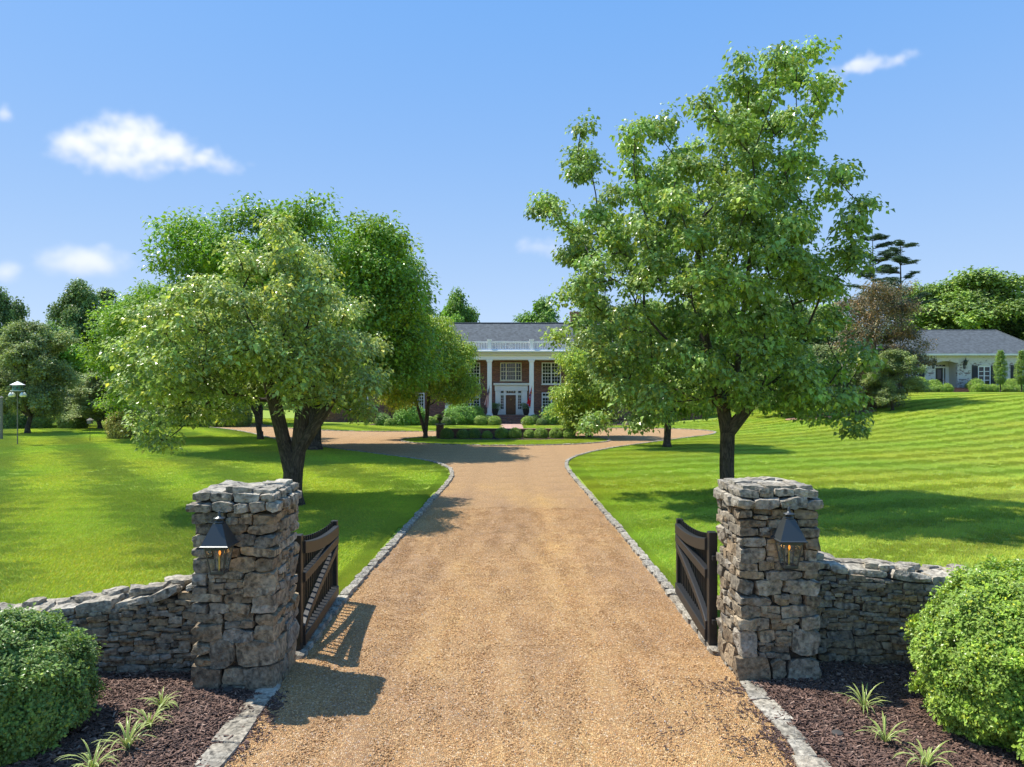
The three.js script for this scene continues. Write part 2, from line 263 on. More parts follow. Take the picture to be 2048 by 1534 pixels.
{
  const p = [], uv = [], c = [], ix = [], nx = 44; const ds = []; for (let d = -3; d < 24; d += 0.22) ds.push(d); ds.push(24);
  for (const d of ds) { const a = d < 7.3 ? -2.25 : edgeX(L1, d) - 0.01, b = d < 7.3 ? 2.22 : edgeX(R1, d) + 0.01; for (let i = 0; i <= nx; i++) { const x = lerp(a, b, i / nx), k = lerp(driveTone(x, d), 1, smooth(19, 24, d)); p.push(x, G(x, d) + 0.018 + 0.012 * n2(x * 1.3, d * 0.5) * smooth(24, 22, d), -d); uv.push(x, d); c.push(k, k, k * (2 - k)); } }
  for (let j = 0; j < ds.length - 1; j++) for (let i = 0; i < nx; i++) { const a = j * (nx + 1) + i; ix.push(a, a + 1, a + nx + 1, a + 1, a + nx + 2, a + nx + 1); }
  const g = new THREE.BufferGeometry(); g.setAttribute('position', new THREE.Float32BufferAttribute(p, 3)); g.setAttribute('uv', new THREE.Float32BufferAttribute(uv, 2)); g.setAttribute('color', new THREE.Float32BufferAttribute(c, 3)); g.setIndex(ix); g.computeVertexNormals();
  structure('gravel_drive', g, M.gravel, 'tan pea gravel drive running from the gate');
  structure('gravel_turning_circle', flat(driveLoop, 0.018, [islandPts]), M.gravelFar, 'gravel turning circle around the planted island');
}
// loose gravel lying on the near drive, in patches of pebbles
{
  const protos = [0, 1, 2].map((s) => { const r = mulberry(300 + s), list = []; const ico = new THREE.IcosahedronGeometry(1, 0);
    for (let i = 0; i < 260; i++) {
      const g = ico.clone(), a = 0.0036 + 0.005 * r() ** 1.6, m = new THREE.Matrix4().compose(V((r() - 0.5) * 0.36, a * 0.2, (r() - 0.5) * 0.36), new THREE.Quaternion().setFromEuler(new THREE.Euler(r() * 6, r() * 6, r() * 6)), V(a * (0.8 + 0.7 * r()), a * (0.6 + 0.3 * r()), a)); g.applyMatrix4(m);
      const t = r(), c = t < 0.55 ? [0.49, 0.28, 0.112] : t < 0.82 ? [0.56, 0.35, 0.16] : t < 0.95 ? [0.40, 0.21, 0.09] : t < 0.988 ? [0.62, 0.45, 0.29] : [0.42, 0.38, 0.34], k = 0.82 + 0.36 * r();
      const col = new Float32Array(g.attributes.position.count * 3); for (let q = 0; q < col.length; q += 3) { col[q] = c[0] * k; col[q + 1] = c[1] * k; col[q + 2] = c[2] * k; }
      g.setAttribute('color', new THREE.BufferAttribute(col, 3)); g.deleteAttribute('uv'); list.push(g);
    } return mergeGeometries(list); });
  const mat = std({ roughness: 0.8, vertexColors: true }), mats = [[], [], []], cols = [[], [], []];
  for (let d = 4.6; d < 17; d += 0.3) for (let x = -2.3; x < 2.3; x += 0.3) {
    const a = (d < 7.3 ? -2.16 : edgeX(L1, d)) + 0.16, b = (d < 7.3 ? 2.14 : edgeX(R1, d)) - 0.16; if (x < a || x > b) continue;
    const k = Math.floor(rnd() * 3), t = driveTone(x, d) * R(0.92, 1.08);
    mats[k].push(new THREE.Matrix4().compose(V(x + R(-0.06, 0.06), G(x, d) + 0.018 + 0.012 * n2(x * 1.3, d * 0.5), -d + R(-0.06, 0.06)), new THREE.Quaternion().setFromAxisAngle(V(0, 1, 0), rnd() * 6.28), V(1, 1, 1))); cols[k].push(lin(t, t, t));
  }
  for (let k = 0; k < 3; k++) tag(inst('gravel_pebbles', protos[k], mat, mats[k], cols[k]), 'loose tan pebbles covering the near drive', 'gravel', 'loose gravel');
}
// ------------------------------------------------------------------ kerbs
const kerbGeos = Array.from({ length: 10 }, (_, k) => { const g = mergeVertices((() => { const q = new THREE.BoxGeometry(1, 1, 1, 3, 2, 2); q.deleteAttribute('uv'); q.deleteAttribute('normal'); return q; })()); const p = g.attributes.position; for (let i = 0; i < p.count; i++) { const v = V().fromBufferAttribute(p, i), s = 1 - 0.12 * ((Math.abs(v.x) > 0.4) + (Math.abs(v.y) > 0.4) + (Math.abs(v.z) > 0.4) > 1 ? 1 : 0); p.setXYZ(i, v.x * s + 0.05 * n3(v.x * 2, v.y * 2, k * 9), v.y * s + 0.09 * n3(v.x * 3, v.z * 3, k * 5 + 3), v.z * s + 0.08 * n3(v.x * 3, v.y * 2, k * 7 + 1)); } g.computeVertexNormals(); const q = g.toNonIndexed(); q.computeVertexNormals(); return boxUV(q, 0.5); });
function kerb(name, label, pts, closed = false, dMax = 70) {
  const grp = new THREE.Group(); grp.name = name; grp.userData = { kind: 'structure', label }; scene.add(grp);
  const curve = new THREE.CatmullRomCurve3(pts.map(([x, d]) => V(x, 0, d)), closed); const L = curve.getLength(); let s = 0;
  while (s < L - 0.2) {
    const here = curve.getPointAt(s / L), far = here.z; if (far > dMax) break;
    const len = (far < 22 ? R(0.2, 0.42) : R(0.38, 0.62)), u = Math.min(1, (s + len / 2) / L), c = curve.getPointAt(u), t = curve.getTangentAt(u);
    const m = mesh('kerb_stone', pick(kerbGeos), pick(paleStone), grp); m.position.set(c.x + R(-0.012, 0.012), G(c.x, c.z) + 0.012, -c.z); m.rotation.set(R(-0.05, 0.05), Math.atan2(t.z, t.x) + R(-0.06, 0.06), R(-0.03, 0.03), 'YXZ'); m.scale.set(len * 0.97, R(0.11, 0.14), R(0.13, 0.17));
    s += len;
  }
}
kerb('drive_kerb_left', 'grey stone kerb along the left edge of the gravel drive', L1);
kerb('drive_kerb_right', 'grey stone kerb along the right edge of the gravel drive', R1);
kerb('island_kerb', 'grey stone kerb around the planted island', islandPts, true);
kerb('house_lawn_kerb', 'grey stone kerb along the grass in front of the brick house', backEdge);

// ------------------------------------------------------------------ stonework
function stoneGeo(w, h, t, round = 0.3, rough = 0.012, fr = 7) {
  const taper = R(0, 0.3);
  const seg = (l) => clamp(Math.round(l / 0.042), 2, 6); let g = new THREE.BoxGeometry(2, 2, 2, seg(w), seg(h), seg(t)); g.deleteAttribute('uv'); g.deleteAttribute('normal'); g = mergeVertices(g);
  const p = g.attributes.position, off = Array.from({ length: 8 }, () => [R(-0.2, 0.2), R(-0.26, 0.26), R(-0.16, 0.16)]), sx = R(-99, 99), m = Math.min(w, h);
  for (let i = 0; i < p.count; i++) {
    let x = p.getX(i), y = p.getY(i), z = p.getZ(i);
    const X = x * Math.sqrt(1 - y * y / 2 - z * z / 2 + y * y * z * z / 3), Y = y * Math.sqrt(1 - z * z / 2 - x * x / 2 + z * z * x * x / 3), Z = z * Math.sqrt(1 - x * x / 2 - y * y / 2 + x * x * y * y / 3);
    const tp = 1 - taper * Math.abs(x) ** 3; y *= 1; const k = round; let a = lerp(x, X * 1.12, k), b = lerp(y, Y * 1.12, k) * tp, c = lerp(z, Z * 1.08, k);
    let ox = 0, oy = 0, oz = 0; for (let q = 0; q < 8; q++) { const wq = (q & 1 ? 1 + x : 1 - x) * (q & 2 ? 1 + y : 1 - y) * (q & 4 ? 1 + z : 1 - z) / 8; ox += wq * off[q][0]; oy += wq * off[q][1]; oz += wq * off[q][2]; }
    a = (a + ox * Math.min(1, 0.8 * m / w)) * w / 2; b = (b + oy) * h / 2; c = (c + oz * 0.5) * t / 2;
    const amp = Math.min(rough, m * 0.11), fr2 = 23;
    const g2 = amp * 0.5 * n3(a * fr2 + sx, b * fr2, c * fr2); p.setXYZ(i, a + amp * n3(a * fr + sx, b * fr, c * fr) + g2, b + amp * n3(a * fr, b * fr + sx, c * fr + 5) + g2, c + amp * 1.3 * n3(a * fr + 3, b * fr + 8, c * fr + sx) - g2);
  }
  const q = toCreasedNormals(g, 0.42), u0 = R(0, 9), v0 = R(0, 9); boxUV(q); const uv = q.attributes.uv; for (let i = 0; i < uv.count; i++) uv.setXY(i, uv.getX(i) + u0, uv.getY(i) + v0); return q;
}
// break a rectangle into stone-sized pieces
function split(u0, v0, u1, v1, out, big = 0.34, tall = 0.2) {
  const w = u1 - u0, h = v1 - v0;
  if (h > tall || (h > 0.09 && w > 0.12 && rnd() < 0.68 - (w < 0.32 && h < 0.28 ? 0.22 : 0))) { const m = lerp(v0, v1, R(0.32, 0.68)), tilt = 0; split(u0, v0, u1, m + tilt, out, big, tall); split(u0, m, u1, v1, out, big, tall); return; }
  const lim = clamp(h * R(1.8, 5), 0.1, big);
  if (w > lim && w > 0.13) { const m = lerp(u0, u1, R(0.3, 0.7)); split(u0, v0, m, v1, out, big, tall); split(m, v0, u1, v1, out, big, tall); return; }
  out.push([u0, v0, u1, v1]);
}
function pier(name, label, x0, x1, dFront, dBack, H) {
  const base = V((x0 + x1) / 2, 0, -(dFront + dBack) / 2), W = x1 - x0, D = dBack - dFront, T = thing(name, label, 'gate pier', [base.x, base.y, base.z]);
  mesh('mortar_core', bx(-W / 2 + 0.05, W / 2 - 0.05, 0, H + 0.13, -D / 2 + 0.05, D / 2 - 0.05), M.mortar, T);
  const put = (cx, cy, cz, w, h, t, mats = stoneMats, round) => { const m = mesh('stone', stoneGeo(w, h, t, round ?? R(0.04, 0.24)), pick(mats), T); m.position.set(cx, cy + R(-0.007, 0.007), cz); m.rotation.set(R(-0.05, 0.05), R(-0.06, 0.06), R(-0.09, 0.09)); return m; };
  let y = -0.06, k = 0; const gap = 0.006;
  while (y < H - 0.05) {
    let h = k === 0 ? 0.3 : Math.min(rnd() < 0.3 ? R(0.2, 0.28) : R(0.07, 0.14), H - y); if (H - y - h < 0.06) h = H - y;
    const cor = []; for (let c = 0; c < 4; c++) { const long = (k + c) % 2 === 0; cor.push([long ? R(0.22, 0.36) : R(0.12, 0.2), long ? R(0.13, 0.2) : R(0.22, 0.34)]); }
    if (k === 0) cor.forEach((q) => { q[0] = R(0.24, 0.32); q[1] = R(0.24, 0.32); });
    // corners 0 front-left, 1 front-right, 2 back-right, 3 back-left (front is +z)
    cor.forEach(([a, b], c) => {
      const sx = c === 1 || c === 2 ? 1 : -1, sz = c < 2 ? 1 : -1, parts = h > 0.15 && k > 0 && rnd() < 0.5 ? (() => { const m = R(0.35, 0.65); return [[0, m], [m, 1]]; })() : [[0, 1]];
      for (const [f0, f1] of parts) { const hh = h * (f1 - f0), jut = R(0, 0.025); put(sx * (W / 2 - a / 2 + jut), y + h * (f0 + f1) / 2, sz * (D / 2 - b / 2 + jut), a - gap, hh - gap, b - gap, stoneMats, R(0.04, 0.18)); }
    });
    const fill = (u0, u1, place) => { if (u1 - u0 < 0.05) return; const o = []; split(u0, y, u1, y + h, o, 0.36, 0.24); for (const [a, b, c, d] of o) place((a + c) / 2, (b + d) / 2, (c - a) * 1.02, (d - b) * 1.03); };
    const th = 0.15;
    fill(-W / 2 + cor[0][0], W / 2 - cor[1][0], (u, v, w, hh) => put(u, v, D / 2 - th / 2 + R(-0.012, 0.022), w, hh, th));
    fill(-W / 2 + cor[3][0], W / 2 - cor[2][0], (u, v, w, hh) => put(u, v, -D / 2 + th / 2 - R(-0.012, 0.022), w, hh, th));
    fill(-D / 2 + cor[2][1], D / 2 - cor[1][1], (u, v, w, hh) => put(W / 2 - th / 2 + R(-0.012, 0.022), v, u, th, hh, w));
    fill(-D / 2 + cor[3][1], D / 2 - cor[0][1], (u, v, w, hh) => put(-W / 2 + th / 2 - R(-0.012, 0.022), v, u, th, hh, w));
    y += h; k++;
  }
  // two projecting cap courses
  const course = (over, y0, h, n) => {
    const a = W / 2 + over, b = D / 2 + over, th = 0.2;
    const run = (len, cb_) => { let u = -len; const cuts = []; while (u < len - 0.02) { let w = R(0.14, 0.27); if (len - (u + w) < 0.1) w = len - u; cuts.push([u, w]); u += w; } cuts.forEach(([s, w]) => cb_(s + w / 2, w - 0.008)); };
    run(a, (u, w) => put(u, y0 + h / 2 + R(-0.006, 0.006), b - th / 2 + R(-0.012, 0.012), w, h * R(0.9, 1.02), th, paleStone, 0.2)); run(a, (u, w) => put(u, y0 + h / 2, -b + th / 2 + R(-0.012, 0.012), w, h * R(0.9, 1.02), th, paleStone, 0.2));
    run(b - th, (u, w) => put(a - th / 2 + R(-0.012, 0.012), y0 + h / 2, u, th, h * R(0.9, 1.02), w, paleStone, 0.2)); run(b - th, (u, w) => put(-a + th / 2 + R(-0.012, 0.012), y0 + h / 2, u, th, h * R(0.9, 1.02), w, paleStone, 0.2));
  };
  course(0.05, H, 0.1); course(0.015, H + 0.1, 0.085);
  const o = []; const tile = (u0, v0, u1, v1) => { const w = u1 - u0, d = v1 - v0; if (Math.max(w, d) < 0.3) { o.push([u0, v0, u1, v1]); return; } const f = R(0.35, 0.65); if (w > d) { const m = lerp(u0, u1, f); tile(u0, v0, m, v1); tile(m, v0, u1, v1); } else { const m = lerp(v0, v1, f); tile(u0, v0, u1, m); tile(u0, m, u1, v1); } };
  tile(-W / 2 + 0.03, -D / 2 + 0.03, W / 2 - 0.03, D / 2 - 0.03);
  for (const [a, b, c, d] of o) put((a + c) / 2, H + 0.175 + R(-0.006, 0.014), (b + d) / 2, c - a - 0.004, R(0.05, 0.075), d - b - 0.004, paleStone, 0.22);
  return T;
}
pier('stone_gate_pier', 'square rubble stone gate pier on the left of the drive, lit only on its cap', -2.93, -2.19, 6.53, 7.24, 1.66);
pier('stone_gate_pier', 'square rubble stone gate pier on the right of the drive, sunlit on its drive side', 2.17, 2.9, 6.74, 7.46, 1.66);

function dryWall(name, label, dir, xStart, len, frontOf, heightOf, thick) {
  const x0 = xStart, T = thing(name, label, 'stone wall', [x0, 0, -frontOf(0)]);
  const put = (s, cy, zOff, w, h, t, mats = stoneMats, round) => { const m = mesh('stone', stoneGeo(w, h, t, round ?? R(0.05, 0.28), 0.015), pick(mats), T), d = frontOf(s), sl = (frontOf(s + 0.1) - d) / 0.1; m.position.set(dir * s, cy, -(d - frontOf(0)) - zOff); m.rotation.set(R(-0.07, 0.07), dir * Math.atan(sl) + R(-0.07, 0.07), R(-0.11, 0.11)); return m; };
  const core = []; for (let s = 0; s < len; s += 0.3) { const h = heightOf(s + 0.15), d = frontOf(s + 0.15) - frontOf(0); const a = dir * s, b = dir * Math.min(len, s + 0.3); core.push(bx(Math.min(a, b), Math.max(a, b), 0, h - 0.1, -d - thick + 0.06, -d - 0.07)); }
  mesh('rubble_core', merge(core), M.mortar, T);
  const H0 = heightOf(0); let y = -0.05, k = 0; const capH = 0.075;
  while (y < H0 - capH - 0.03) {
    let h = rnd() < 0.3 ? R(0.17, 0.24) : R(0.08, 0.15); if (H0 - capH - y - h < 0.06) h = H0 - capH - y;
    for (const face of [0, 1]) { const o = []; let s = 0; while (s < len) { const w = Math.min(R(0.5, 1.1), len - s); split(s, y, s + w, y + h, o, 0.42, 0.19); s += w; }
      for (const [a, b, c, d] of o) { const m = (a + c) / 2, f = (heightOf(m) - capH) / (H0 - capH); const w = (c - a) * 0.99, hh = (d - b) * f * 1.0; put(m, (b + d) / 2 * f, face ? thick - 0.09 + R(-0.02, 0.02) : 0.09 - R(-0.02, 0.025), w, Math.max(0.03, hh), 0.19); } }
    y += h; k++;
  }
  // end stones and the rough slabs along the top
  for (let v = 0; v < heightOf(len) - 0.08; v += 0.16) put(len - 0.05, v + 0.08, thick / 2, 0.16, 0.15, thick * 0.6);
  let s = 0; while (s < len) { const w = R(0.18, 0.46); for (const [z, t] of [[0.12, R(0.24, 0.32)], [thick - 0.13, R(0.22, 0.3)]]) { const m = put(s + w / 2 + R(-0.03, 0.03), heightOf(s + w / 2) - capH / 2 + R(-0.01, 0.02), z + R(-0.02, 0.02), w * 0.98, R(0.06, 0.1), t, paleStone, 0.25); m.rotation.z += -dir * Math.atan((heightOf(s + w / 2) - heightOf(s + w / 2 + 0.1)) / 0.1); m.rotation.x += R(-0.08, 0.08); } s += w; }
  for (let i = 0; i < len * 4; i++) { const q = R(0.1, len); put(q, heightOf(q) + R(0.015, 0.035), R(0.12, thick - 0.08), R(0.12, 0.26), R(0.05, 0.09), R(0.12, 0.24), paleStone, 0.3).rotation.y = R(-0.6, 0.6); }
  return T;
}
dryWall('dry_stone_wall', 'low dry stone wall sloping down from the left gate pier behind the mulch', -1, -2.9, 4.2, (s) => 6.9 - 0.02 * s * s, (s) => 0.62 + 0.36 * Math.exp(-s * 0.95) - 0.03 * s, 0.46);
dryWall('dry_stone_wall', 'low dry stone wall of thin flat stones behind the clipped bush', 1, 2.88, 4.2, (s) => 7.12 - 0.02 * s * s, (s) => 0.86 + 0.24 * Math.exp(-s * 0.9) - 0.012 * s, 0.5);

// flagstone edging and mulch at the entrance
for (const [sd, label] of [[-1, 'flat grey flagstone edging between the left mulch bed and the drive'], [1, 'flat grey flagstone edging between the right mulch bed and the drive']]) {
  const grp = new THREE.Group(); grp.name = sd < 0 ? 'flagstone_edging_left' : 'flagstone_edging_right'; grp.userData = { kind: 'structure', label }; scene.add(grp);
  for (let d = 3.6; d < 6.5;) { const l = R(0.2, 0.45), w = sd < 0 ? R(0.2, 0.27) : R(0.14, 0.24), m = mesh('flagstone', stoneGeo(w, 0.05, l * 0.97, 0.12, 0.008), pick(paleStone), grp, [sd * (2.24 + R(-0.02, 0.02)), 0.022 + R(-0.008, 0.008), -(d + l / 2)]); m.rotation.y = R(-0.08, 0.08); d += l; }
}
const bedL = [[-2.24, 1], [-2.24, 6.9], [-7.5, 6.9], [-7.5, 1]], bedR = [[2.24, 1], [2.24, 7.2], [7.5, 7.2], [7.5, 1]];
function mulchBed(name, label, pts) { const n = 30, p = [], uv = [], ix = [], xs = pts.map((q) => q[0]), ds = pts.map((q) => q[1]), x0 = Math.min(...xs), x1 = Math.max(...xs), d0 = Math.min(...ds), d1 = Math.max(...ds); for (let j = 0; j <= n; j++) for (let i = 0; i <= n; i++) { const x = lerp(x0, x1, i / n), d = lerp(d0, d1, j / n); p.push(x, G(x, d) + 0.012 + 0.035 * smooth(2.2, 2.7, Math.abs(x)) * (1 + 0.5 * n2(x * 1.5, d * 1.5)), -d); uv.push(x, d); } for (let j = 0; j < n; j++) for (let i = 0; i < n; i++) { const a = j * (n + 1) + i; ix.push(a, a + 1, a + n + 1, a + 1, a + n + 2, a + n + 1); } const g = new THREE.BufferGeometry(); g.setAttribute('position', new THREE.Float32BufferAttribute(p, 3)); g.setAttribute('uv', new THREE.Float32BufferAttribute(uv, 2)); g.setIndex(ix); g.computeVertexNormals(); return structure(name, g, M.mulch, label); }
mulchBed('mulch_bed_left', 'dark brown shredded bark bed in front of the left stone wall', bedL);
mulchBed('mulch_bed_right', 'dark brown shredded bark bed in front of the right stone wall', bedR);
{
  const protos = [0, 1, 2].map((s) => { const r = mulberry(500 + s), list = []; for (let i = 0; i < 150; i++) { const l = 0.02 + 0.05 * r() ** 1.5, g = new THREE.BoxGeometry(l, 0.004 + 0.005 * r(), 0.004 + 0.01 * r()); g.applyMatrix4(new THREE.Matrix4().compose(V((r() - 0.5) * 0.38, 0.004 + 0.014 * r(), (r() - 0.5) * 0.38), new THREE.Quaternion().setFromEuler(new THREE.Euler(0.5 * (r() - 0.5), r() * 6.28, 0.6 * (r() - 0.5))), V(1, 1, 1))); const t = r(), c = t < 0.55 ? [0.125, 0.07, 0.049] : t < 0.78 ? [0.065, 0.038, 0.029] : t < 0.96 ? [0.195, 0.115, 0.083] : [0.34, 0.23, 0.17]; const col = new Float32Array(g.attributes.position.count * 3); for (let q = 0; q < col.length; q += 3) { col[q] = c[0]; col[q + 1] = c[1]; col[q + 2] = c[2]; } g.setAttribute('color', new THREE.BufferAttribute(col, 3)); g.deleteAttribute('uv'); list.push(g); } return mergeGeometries(list); });
  const mat = std({ roughness: 0.85, vertexColors: true }), mats = [[], [], []];
  for (let d = 4.4; d < 7.2; d += 0.2) for (const sd of [-1, 1]) for (let a = 2.28; a < 5.6; a += 0.2) { if (d > (sd < 0 ? 6.9 : 7.15)) continue; if (a < 2.95 && d > (sd < 0 ? 6.5 : 6.75)) continue; const x = sd * a + R(-0.08, 0.08), y = G(x, d) + 0.012 + 0.035 * smooth(2.2, 2.7, Math.abs(x)) * (1 + 0.5 * n2(x * 1.5, d * 1.5)); mats[Math.floor(rnd() * 3)].push(new THREE.Matrix4().compose(V(x, y, -d + R(-0.05, 0.05)), new THREE.Quaternion().setFromAxisAngle(V(0, 1, 0), rnd() * 6.28), V(1, 1, 1))); }
  const stray = (() => { const r = mulberry(530), list = []; for (let i = 0; i < 14; i++) { const g = new THREE.BoxGeometry(0.015 + 0.04 * r(), 0.005, 0.005 + 0.008 * r()); g.applyMatrix4(new THREE.Matrix4().compose(V((r() - 0.5) * 0.4, 0.006, (r() - 0.5) * 0.4), new THREE.Quaternion().setFromAxisAngle(V(0, 1, 0), r() * 6.28), V(1, 1, 1))); g.deleteAttribute('uv'); list.push(g); } return mergeGeometries(list); })(), sm = [];
  for (let i = 0; i < 60; i++) { const a = rnd(), d = lerp(5.4, 6.7, rnd()), x = 2.2 - 1.1 * a * a * (rnd() < 0.5 ? 1 : 0.5); sm.push(new THREE.Matrix4().compose(V(x, 0.03, -d), new THREE.Quaternion().setFromAxisAngle(V(0, 1, 0), rnd() * 6.28), V(R(0.4, 1), 1, R(0.4, 1)))); }
  for (let i = 0; i < 18; i++) sm.push(new THREE.Matrix4().compose(V(-2.2 + R(-0.05, 0.2), 0.035, -R(5.2, 6.4)), new THREE.Quaternion().setFromAxisAngle(V(0, 1, 0), rnd() * 6.28), V(R(0.4, 1), 1, R(0.4, 1))));
  tag(inst('stray_bark', stray, std({ color: lin(0.075, 0.045, 0.038), roughness: 0.9 }), sm), 'stray bark chips scattered on the gravel by the edging', 'mulch', 'stray bark chips');
  for (let k = 0; k < 3; k++) tag(inst('bark_chips', protos[k], mat, mats[k]), 'shredded dark bark chips in the entrance beds', 'mulch', 'bark chips in the entrance beds');
}
// ------------------------------------------------------------------ gates
function gate(label, hx, hd, ex, ed, sd) {
  const T = thing('driveway_gate', label, 'gate', [hx, G(hx, hd), -hd]); const L = Math.hypot(ex - hx, ed - hd); T.rotation.y = Math.atan2(ed - hd, ex - hx);   // local x runs along the leaf, away from the hinge
  const top = (u) => 0.99 + 0.22 * Math.pow(1 - u, 2.1), zr = sd;       // rails stand on the drive side (zr), pickets on the lawn side
  const plate = (u0, u1, lo, hi, z0, z1) => { const s = new THREE.Shape(), n = 18; for (let i = 0; i <= n; i++) { const u = lerp(u0, u1, i / n); i ? s.lineTo(u * L, lo(u)) : s.moveTo(u * L, lo(u)); } for (let i = n; i >= 0; i--) { const u = lerp(u0, u1, i / n); s.lineTo(u * L, hi(u)); } s.closePath(); const g = new THREE.ExtrudeGeometry(s, { depth: Math.abs(z1 - z0) - 0.012, bevelEnabled: true, bevelSize: 0.005, bevelThickness: 0.006, bevelSegments: 1 }); g.translate(0, 0, Math.min(z0, z1) + 0.006); return boxUV(g); };
  const st = 0.085, zA = -0.03 * zr, zB = 0.07 * zr;
  mesh('hinge_stile', cb(0, st + 0.02, 0.04, 1.27, -0.045, 0.045), M.black, T); mesh('meeting_stile', cb(L - st, L, 0.08, 1.05, -0.042, 0.042), M.black, T);
  const a = (st + 0.024) / L, b = 1 - (st + 0.004) / L;
  mesh('top_rail', plate(a, b, (u) => top(u) - 0.12, top, 0.002 * zr, zB), M.black, T);
  mesh('middle_rail', plate(a, b, () => 0.76, () => 0.85, 0.002 * zr, zB * 0.98), M.black, T);
  mesh('bottom_rail', plate(a, b, () => 0.09, () => 0.2, zA, zB), M.black, T);
  mesh('curved_brace', plate(a, b, (u) => 0.21 + 0.46 * Math.pow((u - a) / (b - a), 0.75), (u) => 0.29 + 0.46 * Math.pow((u - a) / (b - a), 0.75), 0.002 * zr, zB * 0.9), M.black, T);
  const n = 17; for (let i = 0; i < n; i++) { const u = lerp(a + 0.02, b - 0.02, i / (n - 1)); mesh('picket', cb(u * L - 0.012, u * L + 0.012, 0.205, top(u) + 0.06, Math.min(-0.002 * zr, -0.026 * zr), Math.max(-0.002 * zr, -0.026 * zr), 0.003), M.black, T); }
  for (const y of [0.3, 0.98]) mesh('hinge', cb(-0.05, 0.04, y, y + 0.05, -0.02, 0.02), M.black, T);
}
gate('open black wooden gate leaf beside the left stone pier, swung back along the kerb', -2.25, 7.42, -2.35, 9.42, 1);
gate('open black wooden gate leaf beside the right stone pier, swung back along the kerb', 2.15, 7.58, 2.25, 9.56, -1);

// ------------------------------------------------------------------ gas lanterns on the piers
function lantern(label, x, y, zWall, rot = 0) {
  const T = thing('gas_lantern', label, 'lantern', [x, y, zWall + 0.155]); T.rotation.y = rot; T.scale.set(0.68, 1.04, 0.68);
  const sq = (rows, n = 4) => { const p = [], ix = []; rows.forEach(([h, r]) => { for (let k = 0; k < n; k++) { const a = Math.PI / 4 + k * Math.PI / 2; p.push(r * Math.SQRT2 * Math.cos(a), h, r * Math.SQRT2 * Math.sin(a)); } }); for (let j = 0; j < rows.length - 1; j++) for (let k = 0; k < n; k++) { const a = j * n + k, b = j * n + (k + 1) % n; ix.push(a, a + n, b, b, a + n, b + n); } const g = new THREE.BufferGeometry(); g.setAttribute('position', new THREE.Float32BufferAttribute(p, 3)); g.setIndex(ix); const q = g.toNonIndexed(); q.computeVertexNormals(); return boxUV(q); };
  mesh('roof', sq([[0.222, 0.0], [0.222, 0.185], [0.232, 0.188], [0.24, 0.172], [0.40, 0.07], [0.415, 0.062], [0.42, 0]]), M.lanternMetal, T);
  mesh('finial', new THREE.LatheGeometry([[0.045, 0.418], [0.05, 0.43], [0.028, 0.437], [0.03, 0.445], [0.062, 0.452], [0.058, 0.462], [0.02, 0.472], [0.012, 0.49], [0.017, 0.497], [0.006, 0.52], [0, 0.522]].map(([r, h]) => new THREE.Vector2(r * 1.25, h)), 20), M.lanternMetal, T);
  mesh('base', sq([[-0.022, 0], [-0.022, 0.08], [-0.012, 0.092], [0.006, 0.092], [0.006, 0.0]]), M.lanternMetal, T);
  const lo = 0.083, hi = 0.135, h0 = 0.004, h1 = 0.222;
  for (const sx of [-1, 1]) for (const sz of [-1, 1]) mesh('corner_bar', tube(V(sx * lo, h0, sz * lo), V(sx * hi, h1, sz * hi), 0.011, 0.011, 4), M.lanternMetal, T);
  const rim = []; for (const q of [0, 1, 2, 3]) { const g = cb(-hi, hi, h1 - 0.024, h1 - 0.002, -0.008, 0.008, 0.002); g.translate(0, 0, hi - 0.004); g.rotateY(q * Math.PI / 2); rim.push(g); } mesh('top_rim', merge(rim), M.lanternMetal, T);
  for (let q = 0; q < 4; q++) { const g = new THREE.BufferGeometry(), a = lo - 0.008, b = hi - 0.008; g.setAttribute('position', new THREE.Float32BufferAttribute([-a, h0 + 0.003, lo - 0.004, a, h0 + 0.003, lo - 0.004, b, h1 - 0.02, hi - 0.008, -b, h1 - 0.02, hi - 0.008], 3)); g.setIndex([0, 1, 2, 0, 2, 3]); g.computeVertexNormals(); g.rotateY(q * Math.PI / 2); mesh('glass_pane', boxUV(g.toNonIndexed()), M.lanternGlass, T); }
  mesh('burner', merge([new THREE.CylinderGeometry(0.009, 0.012, 0.12, 10).translate(0, 0.066, 0), new THREE.CylinderGeometry(0.016, 0.012, 0.014, 10).translate(0, 0.13, 0)]), M.brass, T);
  const fl = new THREE.LatheGeometry([[0.001, 0], [0.013, 0.012], [0.016, 0.028], [0.009, 0.05], [0.002, 0.068]].map(([r, h]) => new THREE.Vector2(r, h)), 10); fl.scale(1.0, 0.85, 0.4); fl.translate(0.006, 0.137, 0);
  mesh('flame', fl, std({ color: lin(0.2, 0.08, 0.02), emissive: lin(1, 0.3, 0.04), emissiveIntensity: 1.1 }), T);
  const light = new THREE.PointLight(new THREE.Color(1, 0.5, 0.15), 0.012); light.position.set(0.006, 0.165, 0); light.castShadow = true; T.add(light);
  mesh('wall_bracket', merge([cb(-0.03, 0.03, 0.02, 0.3, -0.22, -0.2), cb(-0.012, 0.012, -0.015, 0.006, -0.21, -0.08), cb(-0.012, 0.012, 0.2, 0.222, -0.21, -0.13)]), M.lanternMetal, T);
}
lantern('black metal gas lantern with a lit flame on the left stone pier', -2.62, 1.17, -6.51);
lantern('weathered grey metal gas lantern with a lit flame on the right stone pier', 2.56, 1.17, -6.72);

